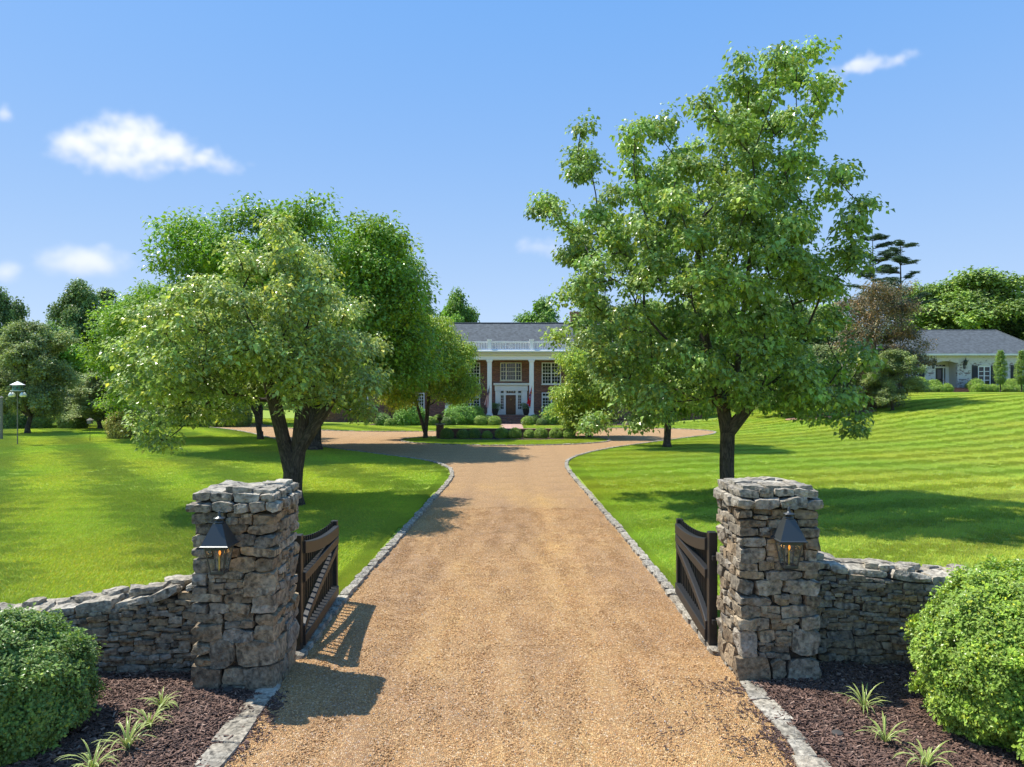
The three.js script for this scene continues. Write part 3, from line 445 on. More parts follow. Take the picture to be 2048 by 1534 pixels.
// ------------------------------------------------------------------ foliage kit
function leafGeo(list, r, at_, dir, len, wid, droop, tone) {     // one folded leaf of four faces
  const d = dir.clone().normalize(), side = V(0, 1, 0).cross(d); if (side.lengthSq() < 1e-3) side.set(1, 0, 0); side.normalize(); side.applyAxisAngle(d, (r() - 0.5) * 1.2);
  const up = d.clone().cross(side).normalize(), m = at_.clone().addScaledVector(d, len * 0.5).addScaledVector(up, droop * len * 0.12), tip = at_.clone().addScaledVector(d, len).addScaledVector(V(0, -1, 0), droop * len * 0.35);
  const l = m.clone().addScaledVector(side, wid).addScaledVector(up, 0.3 * wid), q = m.clone().addScaledVector(side, -wid).addScaledVector(up, 0.3 * wid);
  for (const tri of [[at_, l, m], [m, l, tip], [at_, m, q], [m, tip, q]]) for (const v of tri) { list.p.push(v.x, v.y, v.z); list.c.push(...tone); }
}
const toGeo = (list) => { const g = new THREE.BufferGeometry(); g.setAttribute('position', new THREE.Float32BufferAttribute(list.p, 3)); g.setAttribute('color', new THREE.Float32BufferAttribute(list.c, 3)); g.computeVertexNormals(); return g; };
function sprig(seed, n, size, leaf, wide, droop, young = 0.12) {
  const r = mulberry(seed), L = { p: [], c: [] };
  for (let i = 0; i < n; i++) {
    const a = r() * 6.283, e = (r() - 0.35) * 1.6, o = V(Math.cos(a) * Math.cos(e), Math.sin(e), Math.sin(a) * Math.cos(e)).multiplyScalar(size * Math.pow(r(), 0.5)), d = V(Math.cos(a + (r() - 0.5) * 1.6), (r() - 0.45) * 1.1 - droop, Math.sin(a + (r() - 0.5) * 1.6));
    const k = 0.65 + 0.7 * r(), y = r() < young ? [1.9 * k, 1.45 * k, 1.1 * k] : [k, k, k * (0.8 + 0.5 * r())]; const s = leaf * (0.7 + 0.6 * r()); leafGeo(L, r, o, d, s, s * wide, droop + r() * 0.6, y);
  } return toGeo(L);
}
const SP = {
  pear: [0, 1, 2].map((k) => sprig(40 + k, 17, 0.27, 0.1, 0.33, 0.35, 0.16)), maple: [0, 1, 2].map((k) => sprig(50 + k, 17, 0.27, 0.112, 0.42, 0.4, 0.1)), dense: [0, 1].map((k) => sprig(60 + k, 30, 0.55, 0.17, 0.3, 0.25, 0.12)),
  far: [0, 1].map((k) => sprig(70 + k, 26, 0.85, 0.34, 0.42, 0.25, 0.08)), birch: [0, 1].map((k) => sprig(80 + k, 24, 0.34, 0.11, 0.3, 0.55, 0.2)), box: [0, 1, 2].map((k) => sprig(90 + k, 20, 0.045, 0.021, 0.34, -0.1, 0.2)), small: [0, 1].map((k) => sprig(97 + k, 22, 0.12, 0.05, 0.35, 0, 0.15)),
  leafy: [0, 1].map((k) => sprig(105 + k, 22, 0.28, 0.13, 0.34, 0.2, 0.12)),
  needles: (() => { const r = mulberry(120), L = { p: [], c: [] }; for (let i = 0; i < 60; i++) { const x = (r() - 0.5) * 1.5, d = V((r() - 0.3) * 0.8, 0.25 + 0.5 * r(), (r() - 0.5) * 2), k = 0.7 + 0.6 * r(); leafGeo(L, r, V(x, 0, (r() - 0.5) * 0.5), d, 0.26, 0.04, 0, [k, k, k]); } return [toGeo(L)]; })(),
};
const qRand = (r) => new THREE.Quaternion().setFromEuler(new THREE.Euler((r() - 0.5) * 0.7, r() * 6.283, (r() - 0.5) * 0.7));
// limbs: every clump joins the nearest limb, short ways to the root preferred; thickness adds up towards the trunk
function limbs(root, stem, pts, bf, rTip, rBase, sides = 6, start = 1, minY = 0) {
  const nodes = [{ p: root, par: -1, len: 0 }]; stem.forEach((s) => { const par = s.from ?? nodes.length - 1; nodes.push({ p: s.p, par, len: nodes[par].len + s.p.distanceTo(nodes[par].p), stem: true }); });
  const first = nodes.length - 1, order = pts.slice().sort((a, b) => a.distanceToSquared(stem.length ? stem[stem.length - 1].p : root) - b.distanceToSquared(stem.length ? stem[stem.length - 1].p : root));
  for (const q of order) {
    let best = -1, c = 1e9; for (let i = Math.min(start, first); i < nodes.length; i++) { const n = nodes[i]; if (n.stem && n.p.y < minY) continue; const dd = n.p.distanceTo(q), cost = dd * (1 + Math.max(0, n.p.y - q.y) / (dd + 0.01) * 0.5) + bf * n.len; if (cost < c) { c = cost; best = i; } }
    const n = nodes[best], mid = n.p.clone().lerp(q, 0.5); mid.y += -0.06 * n.p.distanceTo(q) + 0.02; mid.x += R(-0.05, 0.05) * n.p.distanceTo(q); mid.z += R(-0.05, 0.05) * n.p.distanceTo(q);
    const l = n.p.distanceTo(q); nodes.push({ p: mid, par: best, len: n.len + l * 0.5 }); nodes.push({ p: q, par: nodes.length - 1, len: n.len + l });
  }
  const k = 2.35, area = nodes.map(() => 0); for (let i = nodes.length - 1; i > 0; i--) { if (!area[i]) area[i] = Math.pow(rTip, k); area[nodes[i].par] += area[i]; }
  const top = Math.pow(area[0], 1 / k), f = rBase / top, rad = (i) => Math.max(rTip, Math.pow(area[i], 1 / k) * (nodes[i].stem || i === 0 ? f : Math.min(f, 1.4)));
  const list = []; for (let i = 1; i < nodes.length; i++) { const n = nodes[i], m = nodes[n.par]; if (n.p.distanceTo(m.p) < 0.01) continue; const ra = Math.min(rad(n.par), rad(i) * 1.35), q = tube(m.p, n.p, n.stem ? rad(n.par) : ra, rad(i), n.stem ? 12 : rad(i) > 0.03 ? sides : 4); const uv = q.attributes.uv, L = n.p.distanceTo(m.p), rr = rad(i); for (let j = 0; j < uv.count; j++) uv.setXY(j, uv.getX(j) * Math.max(1, Math.round(rr * 9)), uv.getY(j) * L + n.len); list.push(q); }
  // root flare
  const r0 = rad(0), fl = new THREE.LatheGeometry([[r0 * 1.9, -0.12], [r0 * 1.35, 0.08], [r0 * 1.08, 0.32], [r0 * 0.98, 0.55]].map(([a, b]) => new THREE.Vector2(a, b)), 12); const fp = fl.attributes.position; for (let j = 0; j < fp.count; j++) { const a = Math.atan2(fp.getZ(j), fp.getX(j)), s = 1 + 0.14 * Math.sin(a * 4 + root.x) * (fp.getY(j) < 0.1 ? 1 : 0.3); fp.setX(j, fp.getX(j) * s + root.x); fp.setZ(j, fp.getZ(j) * s + root.z); fp.setY(j, fp.getY(j) + root.y); } fl.computeVertexNormals(); list.push(fl);
  return merge(list);
}
/* tree({...}): lobes are [photo x, photo y, half width, half height] at the tree's own distance; the crown is as deep as `deep` metres, so it is a full round crown */
function tree(o) {
  const pad = o.pad ?? 0; if (o.fit) { const [cx, cy, k] = o.fit; o.lobes = o.lobes.map(([a, b, c, e]) => [cx + (a - cx) * k, cy + (b - cy) * k, c * k, e * k]); } o.lobes = o.lobes.map(([a, b, c, e]) => [a, b, Math.max(c * 0.45, c - pad), Math.max(e * 0.45, e - pad)]);
  const d = o.d, base = onGround(o.px, d), T = thing(o.name, o.label, 'tree', [base.x, base.y, base.z], o.group), s = d / F;
  const x0 = Math.min(...o.lobes.map((l) => l[0] - l[2])), x1 = Math.max(...o.lobes.map((l) => l[0] + l[2])), axis = o.axis ?? (x0 + x1) / 2, half = (x1 - x0) / 2, y0 = Math.min(...o.lobes.map((l) => l[1] - l[3])), y1 = Math.max(...o.lobes.map((l) => l[1] + l[3]));
  const total = o.lobes.reduce((t, l) => t + l[2] * l[3], 0), pts = [], tones = [];
  for (const [px, py, rx, ry] of o.lobes) {
    const n = Math.max(3, Math.round(o.clumps * rx * ry / total));
    for (let i = 0; i < n; i++) {
      const a = rnd() * 6.283, q = Math.pow(rnd(), 0.42), X = px + rx * q * Math.cos(a), Y = py + ry * q * Math.sin(a), e = clamp(1 - ((X - axis) / (half * 1.05)) ** 2, 0.05, 1), v = (Y - y0) / (y1 - y0), prof = Math.sqrt(e) * (0.45 + 0.55 * Math.sin(Math.PI * clamp(0.15 + 0.8 * v)));
      const u = 2 * rnd() - 1, z = Math.sign(u) * Math.pow(Math.abs(u), 0.7) * o.deep * prof;
      pts.push(V((X - CX) * s - base.x, EYE - (Y - CY) * s - base.y, z)); tones.push(0.8 + 0.4 * rnd());
    }
  }
  mesh('trunk', limbs(V(0, -0.05, 0), o.stem.map((q) => ({ p: V(q[0], q[1], q[2] ?? 0), from: q[3] })), pts, o.bf ?? 0.35, o.rTip ?? 0.008, o.r, 6, o.start ?? 1, o.minY ?? 0), o.bark ?? M.bark, T);
  const sets = o.sprigs, mats = sets.map(() => []), cols = sets.map(() => []);
  pts.forEach((p, i) => { const n = Math.round(o.per * R(0.6, 1.4)); for (let k = 0; k < n; k++) { const q = Math.pow(rnd(), 0.55) * o.clumpR, a = rnd() * 6.283, e = Math.asin(2 * rnd() - 1), w = Math.floor(rnd() * sets.length), sc = (o.scale ?? 1) * R(0.75, 1.25);
    mats[w].push(new THREE.Matrix4().compose(V(p.x + q * Math.cos(e) * Math.cos(a), p.y + q * Math.sin(e) * 0.75, p.z + q * Math.cos(e) * Math.sin(a)), qRand(rnd), V(sc, sc, sc))); const t = tones[i] * R(0.85, 1.15), y = o.tint ? o.tint() : 0; cols[w].push(lin(t * (1 + 0.5 * y), t * (1 + 0.15 * y), t * (1 - 0.2 * y))); } });
  sets.forEach((g, k) => inst('crown', g, o.mat, mats[k], cols[k], T));
  return T;
}
tree({ name: 'maple_tree', label: 'tall airy maple behind the right stone pier with a broad open crown', px: 1455, d: 18.5, r: 0.19, pad: 20, start: 3, fit: [1400, 780, 0.945], minY: 2.25, deep: 3.6, axis: 1420, clumps: 450, per: 11, clumpR: 0.33, mat: M.leafB, sprigs: SP.maple, bf: 0.3, tint: () => Math.max(0, R(-0.5, 0.9)),
  stem: [[-0.02, 0.9], [0.0, 1.75], [-0.1, 2.3], [-0.45, 3.6, 0.2, 3], [-0.9, 5.2, 0.1, 4], [0.35, 3.4, -0.3, 3], [0.55, 5.6, -0.2, 6], [0.9, 8.2, 0, 7], [-0.6, 7.4, -0.2, 5], [0.8, 2.9, 0.5, 2]],
  lobes: [[1572, 128, 52, 56], [1540, 175, 80, 64], [1480, 215, 86, 72], [1618, 185, 54, 54], [1425, 200, 60, 62], [1600, 250, 60, 50], [1290, 245, 52, 58], [1235, 300, 50, 50], [1145, 285, 36, 44], [1150, 330, 40, 40], [1330, 300, 100, 70], [1480, 310, 130, 90], [1610, 330, 50, 40], [1100, 400, 60, 52], [1200, 410, 70, 55], [1350, 420, 150, 90], [1520, 430, 140, 95], [1610, 400, 44, 40], [1115, 480, 62, 52], [1250, 510, 120, 70], [1400, 530, 150, 80], [1560, 540, 120, 80], [1618, 500, 46, 50], [1130, 560, 84, 52], [1330, 620, 170, 80], [1500, 640, 180, 90], [1630, 610, 56, 70], [1180, 660, 100, 45], [1270, 720, 140, 60], [1420, 740, 150, 80], [1580, 740, 130, 80], [1660, 720, 56, 60], [1230, 780, 90, 45], [1330, 800, 90, 40], [1560, 800, 100, 45], [1670, 800, 60, 40], [1700, 850, 36, 30], [1280, 850, 40, 26], [1190, 850, 36, 30], [1440, 795, 90, 30]] });
tree({ name: 'pear_tree', label: 'forked bushy tree with glossy yellow-tipped leaves behind the left stone pier', px: 585, d: 17.5, r: 0.24, pad: 18, start: 3, fit: [540, 740, 0.87], minY: 2.3, deep: 3.1, axis: 510, clumps: 340, per: 11, clumpR: 0.33, mat: M.leafA, sprigs: SP.pear, bf: 0.3, tint: () => Math.max(0, R(-0.7, 0.7)),
  stem: [[0.0, 0.5], [0.02, 0.85], [-0.2, 1.6, 0.05, 2], [-0.42, 2.6, 0.1, 3], [0.15, 1.4, 0, 2], [0.25, 2.4, 0, 5], [0.35, 4.4, 0, 6], [-0.8, 4.0, 0.2, 4], [1.1, 2.7, 0.1, 5]],
  lobes: [[612, 468, 50, 44], [560, 530, 60, 45], [640, 530, 60, 50], [470, 590, 80, 45], [600, 610, 110, 65], [700, 600, 50, 50], [380, 640, 80, 50], [300, 690, 60, 45], [480, 700, 150, 70], [640, 700, 120, 70], [735, 680, 50, 50], [380, 760, 110, 60], [270, 780, 50, 50], [500, 775, 120, 50], [670, 790, 100, 50], [760, 770, 50, 45], [300, 840, 50, 40], [385, 838, 60, 35], [340, 885, 40, 28], [730, 835, 50, 28], [640, 815, 60, 25]] });
tree({ name: 'shade_tree', label: 'massive dense dark green shade tree behind the forked tree on the left', px: 628, d: 35, r: 0.36, pad: 12, start: 2, fit: [660, 800, 0.88], deep: 5.4, clumps: 330, per: 17, clumpR: 1.0, mat: M.leafC, sprigs: SP.dense, scale: 1.15, tint: () => Math.max(0, R(-0.8, 0.8)),
  stem: [[0, 1.2], [0.05, 2.4], [-0.6, 4.2, 0, 2], [0.8, 4.4, 0.3, 2], [-1.5, 6.4, 0, 3], [1.8, 6.6, 0, 4]],
  lobes: [[395, 460, 60, 45], [355, 500, 40, 50], [530, 425, 60, 30], [640, 430, 65, 30], [745, 445, 70, 36], [805, 490, 55, 55], [470, 500, 110, 60], [600, 520, 130, 70], [740, 550, 110, 80], [835, 570, 36, 60], [400, 580, 80, 60], [520, 620, 120, 70], [680, 640, 130, 80], [800, 650, 70, 70], [850, 680, 36, 46], [780, 730, 70, 50], [660, 740, 120, 50], [500, 730, 120, 50], [360, 700, 70, 70], [860, 735, 40, 26]] });
tree({ name: 'dogwood_tree', label: 'bright green spreading tree with thin trunk beyond the forked tree on the left', px: 521, d: 43, r: 0.17, deep: 3.4, clumps: 150, per: 14, clumpR: 0.95, mat: M.leafC, sprigs: SP.dense, scale: 1.05, tint: () => R(0, 0.7), stem: [[-0.2, 1.5], [-0.9, 3], [-2.8, 4.6]], lobes: [[300, 610, 44, 26], [250, 650, 50, 40], [230, 720, 36, 50], [320, 700, 80, 70], [420, 690, 80, 70], [260, 770, 50, 40], [500, 720, 70, 60]] });
tree({ name: 'river_birch', label: 'light green twin-trunk birch at the left end of the island', px: 851, d: 44, r: 0.13, deep: 2.6, clumps: 150, per: 15, clumpR: 0.6, mat: M.leafD, sprigs: SP.birch, scale: 1.25, tint: () => R(-0.1, 0.6), stem: [[0, 0.3], [-0.5, 2, 0, 1], [-0.9, 3.6, 0, 2], [0.15, 2, 0, 1], [0.3, 4, 0, 4]], lobes: [[880, 680, 42, 34], [915, 712, 32, 30], [850, 735, 50, 36], [900, 765, 40, 30], [930, 780, 22, 24], [800, 780, 44, 30], [770, 745, 34, 34], [830, 700, 40, 36], [905, 790, 24, 14]] });
tree({ name: 'river_birch', label: 'light green birch at the right end of the island', px: 1176, d: 45, r: 0.16, deep: 2.4, clumps: 110, per: 15, clumpR: 0.55, mat: M.leafD, sprigs: SP.birch, scale: 1.25, tint: () => R(-0.1, 0.6), stem: [[0, 0.5], [-0.2, 2], [0.3, 3.6, 0, 1]], lobes: [[1160, 720, 36, 28], [1180, 760, 44, 36], [1145, 790, 36, 32], [1195, 810, 40, 30], [1160, 835, 40, 22], [1225, 770, 34, 40], [1130, 815, 22, 26]] });
tree({ name: 'lawn_tree', label: 'round slender-trunked tree on the lawn where the drive bends right', px: 1334, d: 36.6, r: 0.18, deep: 2.9, clumps: 130, per: 15, clumpR: 0.62, mat: M.leafB, sprigs: SP.birch, scale: 1.5, stem: [[0.05, 1.4], [-0.3, 2.6, 0, 1], [0.5, 2.8, 0, 1]], lobes: [[1330, 660, 70, 46], [1290, 740, 80, 50], [1390, 740, 70, 50], [1340, 800, 90, 30], [1420, 790, 40, 30]] });
tree({ name: 'copper_maple', label: 'copper-leaved maple between the tall maple and the white house', px: 1745, d: 60, r: 0.24, deep: 3.2, clumps: 150, per: 10, clumpR: 0.75, mat: M.leafG, sprigs: SP.dense, scale: 1.05, bark: M.barkPale, tint: () => (rnd() < 0.35 ? -0.9 : R(-0.2, 0.6)), stem: [[0, 2], [0.1, 4.5], [0.2, 7.5]], lobes: [[1725, 580, 22, 30], [1765, 610, 44, 40], [1720, 640, 30, 46], [1790, 640, 36, 36], [1800, 690, 40, 30], [1740, 700, 60, 46], [1790, 745, 36, 30], [1740, 770, 60, 40], [1700, 800, 50, 26], [1822, 728, 18, 14]] });

// ------------------------------------------------------------------ background trees: a few kinds, each copied with its own trunk and crown
function kind(name, mat, sprigs, h, w, o = {}) {
  const T = new THREE.Group(); T.name = name; const pts = [], n = o.clumps ?? 60, low = o.low ?? 0.25, lob = [];
  const m = o.lobes ?? 7; for (let i = 0; i < m; i++) { const a = i / m * 6.283 * 2.4 + R(-0.5, 0.5), v = lerp(low + 0.12, 0.86, (i + 0.5) / m), rr = w * 0.5 * Math.sin(Math.PI * clamp(0.2 + 0.72 * (v - low) / (1 - low))) * R(0.45, 0.75); lob.push([Math.cos(a) * rr, v * h, Math.sin(a) * rr, w * R(0.2, 0.3), h * R(0.1, 0.16)]); }
  lob.push([0, h * (low + 1) / 2, 0, w * 0.3, h * (1 - low) * 0.42]); lob.push([R(-0.1, 0.1) * w, h * 0.9, 0, w * 0.16, h * 0.1]);
  for (let i = 0; i < n; i++) { const l = lob[i % lob.length], a = rnd() * 6.283, e = Math.asin(2 * rnd() - 1), q = Math.pow(rnd(), 0.4); pts.push(V(l[0] + l[3] * q * Math.cos(e) * Math.cos(a), l[1] + l[4] * q * Math.sin(e), l[2] + l[3] * q * Math.cos(e) * Math.sin(a))); }
  mesh('trunk', limbs(V(0, -0.05, 0), [{ p: V(R(-0.1, 0.1), h * low * 0.6, 0) }, { p: V(R(-0.2, 0.2), h * (low + 0.08), 0) }], pts, 0.35, 0.02, o.r ?? h * 0.022, 5), o.bark ?? M.bark, T);
  const mats = sprigs.map(() => []), cols = sprigs.map(() => []);
  for (const p of pts) { const t0 = R(0.78, 1.22), k = Math.round((o.per ?? 16) * R(0.7, 1.3)); for (let i = 0; i < k; i++) { const q = Math.pow(rnd(), 0.5) * (o.clumpR ?? w * 0.11), a = rnd() * 6.283, e = Math.asin(2 * rnd() - 1), s = (o.scale ?? 1) * R(0.7, 1.25), j = Math.floor(rnd() * sprigs.length); mats[j].push(new THREE.Matrix4().compose(V(p.x + q * Math.cos(e) * Math.cos(a), p.y + q * Math.sin(e) * 0.75, p.z + q * Math.cos(e) * Math.sin(a)), qRand(rnd), V(s, s, s))); const t = t0 * R(0.85, 1.15); cols[j].push(lin(t, t, t)); } }
  sprigs.forEach((g, j) => inst('crown', g, mat, mats[j], cols[j], T));
  return { T, h, w };
}
const K = {
  oak: kind('oak_tree', M.leafF, SP.far, 14, 11, { clumps: 90, low: 0.16, lobes: 9 }), maple: kind('far_maple', M.leafE, SP.far, 14, 11, { clumps: 95, low: 0.12, lobes: 9 }), bushy: kind('bushy_tree', M.leafH, SP.leafy, 6.5, 5.6, { clumps: 95, low: 0.07, per: 20, clumpR: 0.62, scale: 1.15 }),
  slim: kind('slender_tree', M.leafF, SP.far, 17, 7, { clumps: 42, low: 0.35, per: 12, lobes: 8, clumpR: 0.9 }), green: kind('green_tree', M.leafC, SP.far, 12, 9, { clumps: 70, low: 0.15 }),
};
function placed(kindOf, label, px, top, d, width, group, turn = 0) {      // photo column, photo row of its top, distance, crown width in photo pixels
  const b = onGround(px, d), H = EYE - (top - CY) * d / F - b.y, W = width * d / F, c = kindOf.T.clone(); c.name = numbered(kindOf.T.name); c.position.copy(b); c.scale.set(W / kindOf.w, H / kindOf.h, W / kindOf.w); c.rotation.y = turn; scene.add(c); return tag(c, label, 'tree', group);
}
const far = 'trees beyond the lawns';
placed(K.oak, 'dark tree at the left edge of the view, over the grey post', -5, 588, 62, 110, far, 0.4);
placed(K.bushy, 'dense olive-green tree with a dark trunk on the shaded edge of the left lawn', 55, 642, 49.6, 165, far, 1.1);
placed(K.oak, 'tall narrow dark tree rising above the left treeline', 158, 572, 84, 130, far, 2.2);
placed(K.slim, 'thin see-through tree beside the tall dark tree on the left', 222, 578, 96, 90, far, 0.2);
placed(K.green, 'mid green tree crown behind the spreading bright tree on the left', 280, 585, 80, 120, far, 1.5);
placed(K.bushy, 'grey-green bushy tree behind the golden shrub', 200, 745, 56, 150, far, 2.6);
placed(K.bushy, 'low grey-green bushy tree left of the golden shrub', 125, 765, 60, 110, far, 0.9);
placed(K.oak, 'dark tree deep in the shade behind the spreading bright tree', 380, 700, 66, 200, far, 3.0);
placed(K.green, 'dark green tree between the shade tree and the brick house', 520, 690, 64, 170, far, 4.1);
placed(K.maple, 'distant pale green tree low on the left treeline', 90, 700, 105, 150, far, 5.0);
placed(K.maple, 'distant pale green tree far behind the golden shrub', 250, 690, 110, 150, far, 0.3);
placed(K.green, 'light green tree crown behind the left end of the brick house roof', 905, 592, 92, 110, far, 0.7);
placed(K.slim, 'wispy dark tree crown beside the roof of the brick house', 850, 585, 98, 60, far, 1.7);
placed(K.green, 'round green tree crown behind the right end of the brick house roof', 1095, 608, 96, 120, far, 2.9);
placed(K.oak, 'dark tree behind the chimney of the brick house', 1200, 600, 100, 130, far, 4.0);
placed(K.oak, 'dark tree seen through the tall maple, near the chimney', 1300, 610, 92, 150, far, 5.2);
placed(K.green, 'mid green tree seen through the middle of the tall maple', 1430, 590, 88, 170, far, 0.9);
placed(K.oak, 'dark green tree seen through the right side of the tall maple', 1560, 600, 84, 170, far, 1.9);
placed(K.maple, 'pale green tree behind the copper maple', 1660, 610, 96, 150, far, 2.4);
placed(K.bushy, 'grey-green bushy tree at the mulch patch under the tall maple', 1640, 690, 58, 150, far, 0.6);
placed(K.bushy, 'dark leafy tree low beside the copper maple', 1785, 700, 56, 110, far, 3.6);
placed(K.bushy, 'low bushy tree between the mulch patch and the turning circle', 1560, 735, 62, 120, far, 2.1);
placed(K.maple, 'large light green maple behind the white house roof', 1945, 545, 104, 230, far, 0.4);
placed(K.maple, 'light green maple behind the left end of the white house', 1850, 572, 108, 150, far, 1.3);
placed(K.maple, 'light green maple at the right edge behind the white house', 2050, 585, 106, 150, far, 2.6);
placed(K.maple, 'small light green maple top right of the white house ridge', 2120, 600, 98, 150, far, 3.3);
placed(K.green, 'mid green tree filling the treeline behind the olive-green tree on the left', 95, 655, 74, 130, far, 2.0);
placed(K.bushy, 'pale bushy tree low behind the birdhouse pole', 25, 715, 58, 120, far, 1.9);
// the wood closing the view far behind the lawns, one mass
{
  const m = [[], []], c = [[], []];
  for (let i = 0; i < 9000; i++) { const a = R(-1.25, 1.25), q = R(118, 150), x = q * Math.sin(a) * 1.25, d = q * Math.cos(a) + 8, top = 8.5 + 2.6 * n2(x * 0.07, 3) + 1.4 * n2(x * 0.3, 8), h = top * Math.pow(rnd(), 0.6), s = R(1.3, 2.4), k = i % 2, t = R(0.7, 1.2) * (1 + 0.25 * n2(x * 0.06, d * 0.06)); m[k].push(new THREE.Matrix4().compose(V(x, G(x, Math.min(d, 130)) + h, -d), qRand(rnd), V(s, s, s))); c[k].push(lin(t * (1 + 0.3 * n2(x * 0.05, 1)), t, t)); }
  for (const k of [0, 1]) tag(inst('woodland', SP.far[k], M.leafE, m[k], c[k]), 'distant wood closing the view behind the lawns', 'woodland', 'distant wood');
}
// pines
function pine(label, px, top, d, r = 0.22, seed = 1, spread = 1) {
  const b = onGround(px, d), H = EYE - (top - CY) * d / F - b.y, T = thing('pine_tree', label, 'tree', [b.x, b.y, b.z], 'pines behind the copper maple'), list = [tube(V(0, -0.1, 0), V(0.15, H * 0.6, 0), r, r * 0.6, 8), tube(V(0.15, H * 0.6, 0), V(0, H, 0), r * 0.6, 0.03, 8)], mats = [], cols = [], rr = mulberry(seed);
  for (let y = H * 0.5; y < H - 0.4; y += 1.1) { const n = 2 + Math.floor(rr() * 3); for (let k = 0; k < n; k++) { const a = rr() * 6.283, L = spread * (0.9 + 3.6 * Math.pow((H - y) / (H * 0.5), 0.6) * (0.35 + 0.75 * rr())), s = V(0.1, y, 0), e = V(0.1 + Math.cos(a) * L, y + L * (0.1 + 0.25 * rr()), Math.sin(a) * L); list.push(tube(s, e, 0.06, 0.015, 4)); for (let q = 0.35; q <= 1.02; q += 0.085) { const p = s.clone().lerp(e, q); for (let z = 0; z < 3; z++) { mats.push(new THREE.Matrix4().compose(V(p.x + (rr() - 0.5) * 0.5, p.y + (rr() - 0.3) * 0.3, p.z + (rr() - 0.5) * 0.5), new THREE.Quaternion().setFromEuler(new THREE.Euler(0, rr() * 6.28, (rr() - 0.5) * 0.5)), V(0.8, 0.8, 0.8))); const t = 0.75 + 0.5 * rr(); cols.push(lin(t, t, t)); } } } }
  mesh('trunk', merge(list), M.bark, T); inst('crown', SP.needles[0], M.needle, mats, cols, T);
}
pine('tall pine with a full top behind the copper maple', 1745, 470, 96, 0.26, 4, 1.25);
pine('tall ragged pine with bare gaps between its branches, right of the fuller pine', 1800, 478, 92, 0.22, 9, 1.15);

// ------------------------------------------------------------------ clipped and loose shrubs
function shrub(name, label, cat, pos, rx, ry, rz, mat, sprigs, n, o = {}) {
  const T = thing(name, label, cat, [pos.x, pos.y, pos.z], o.group), mats = sprigs.map(() => []), cols = sprigs.map(() => []), sx = R(-50, 50), sy = o.sink ?? 0.75;
  const rad = (v) => 1 + (o.lump ?? 0.09) * n3(v.x * 2.1 + sx, v.y * 2.1, v.z * 2.1) + (o.lump ?? 0.09) * 0.55 * n3(v.x * 6 + sx, v.y * 6, v.z * 6);
  const tw = []; for (let i = 0; i < 14; i++) { const a = rnd() * 6.283, q = V(Math.cos(a) * rx * 0.6, ry * R(0.9, 1.5), Math.sin(a) * rz * 0.6); tw.push(tube(V(0, 0, 0), q, 0.018, 0.006, 5)); } mesh('stem', merge(tw), M.bark, T);
  for (let i = 0; i < n; i++) {
    const y = lerp(-sy, 1, rnd()), a = rnd() * 6.283, c = Math.sqrt(1 - y * y), v = V(c * Math.cos(a), y, c * Math.sin(a)), r = rad(v) * (1 - (o.shell ?? 0.16) * Math.pow(rnd(), 1.7)), w = Math.floor(rnd() * sprigs.length), s = (o.scale ?? 1) * R(0.75, 1.3);
    const p = V(v.x * rx * r, Math.max(0.02, (v.y * r + sy) * ry), v.z * rz * r), q = new THREE.Quaternion().setFromUnitVectors(V(0, 1, 0), V(v.x + R(-0.4, 0.4), v.y + 0.5, v.z + R(-0.4, 0.4)).normalize()).multiply(new THREE.Quaternion().setFromAxisAngle(V(0, 1, 0), rnd() * 6.283));
    mats[w].push(new THREE.Matrix4().compose(p, q, V(s, s, s))); const m = 0.5 + 0.5 * n3(v.x * 5 + 3, v.y * 5 + sx, v.z * 5), t = R(0.8, 1.2) * (0.8 + 0.35 * m), yl = rnd() < (o.young ?? 0.12) ? R(0.3, 0.9) : 0; cols[w].push(lin(t * (1 + 0.7 * yl), t * (1 + 0.4 * yl), t));
  }
  sprigs.forEach((g, k) => inst('foliage', g, mat, mats[k], cols[k], T)); return T;
}
shrub('boxwood_bush', 'large rounded dark boxwood bush in the left mulch bed', 'bush', V(-4.14, 0, -5.6), 0.68, 0.56, 0.68, M.box, SP.box, 11500, { lump: 0.14, sink: 0.72, young: 0.22, shell: 0.24, scale: 1.25 });
const bigBush = shrub('boxwood_bush', 'big bright green clipped bush in the right mulch bed', 'bush', V(4.36, 0, -5.75), 0.93, 0.765, 0.85, M.boxBright, SP.box, 17000, { lump: 0.12, sink: 0.72, young: 0.22, shell: 0.2, scale: 1.25 });
shrub('boxwood_bush', 'low bright green clipped lobe leaning on the big bush at the bottom right', 'bush', V(4.2, 0, -4.95), 0.5, 0.36, 0.5, M.boxBright, SP.box, 5200, { lump: 0.12, sink: 0.72, young: 0.22, shell: 0.2, scale: 1.25 });
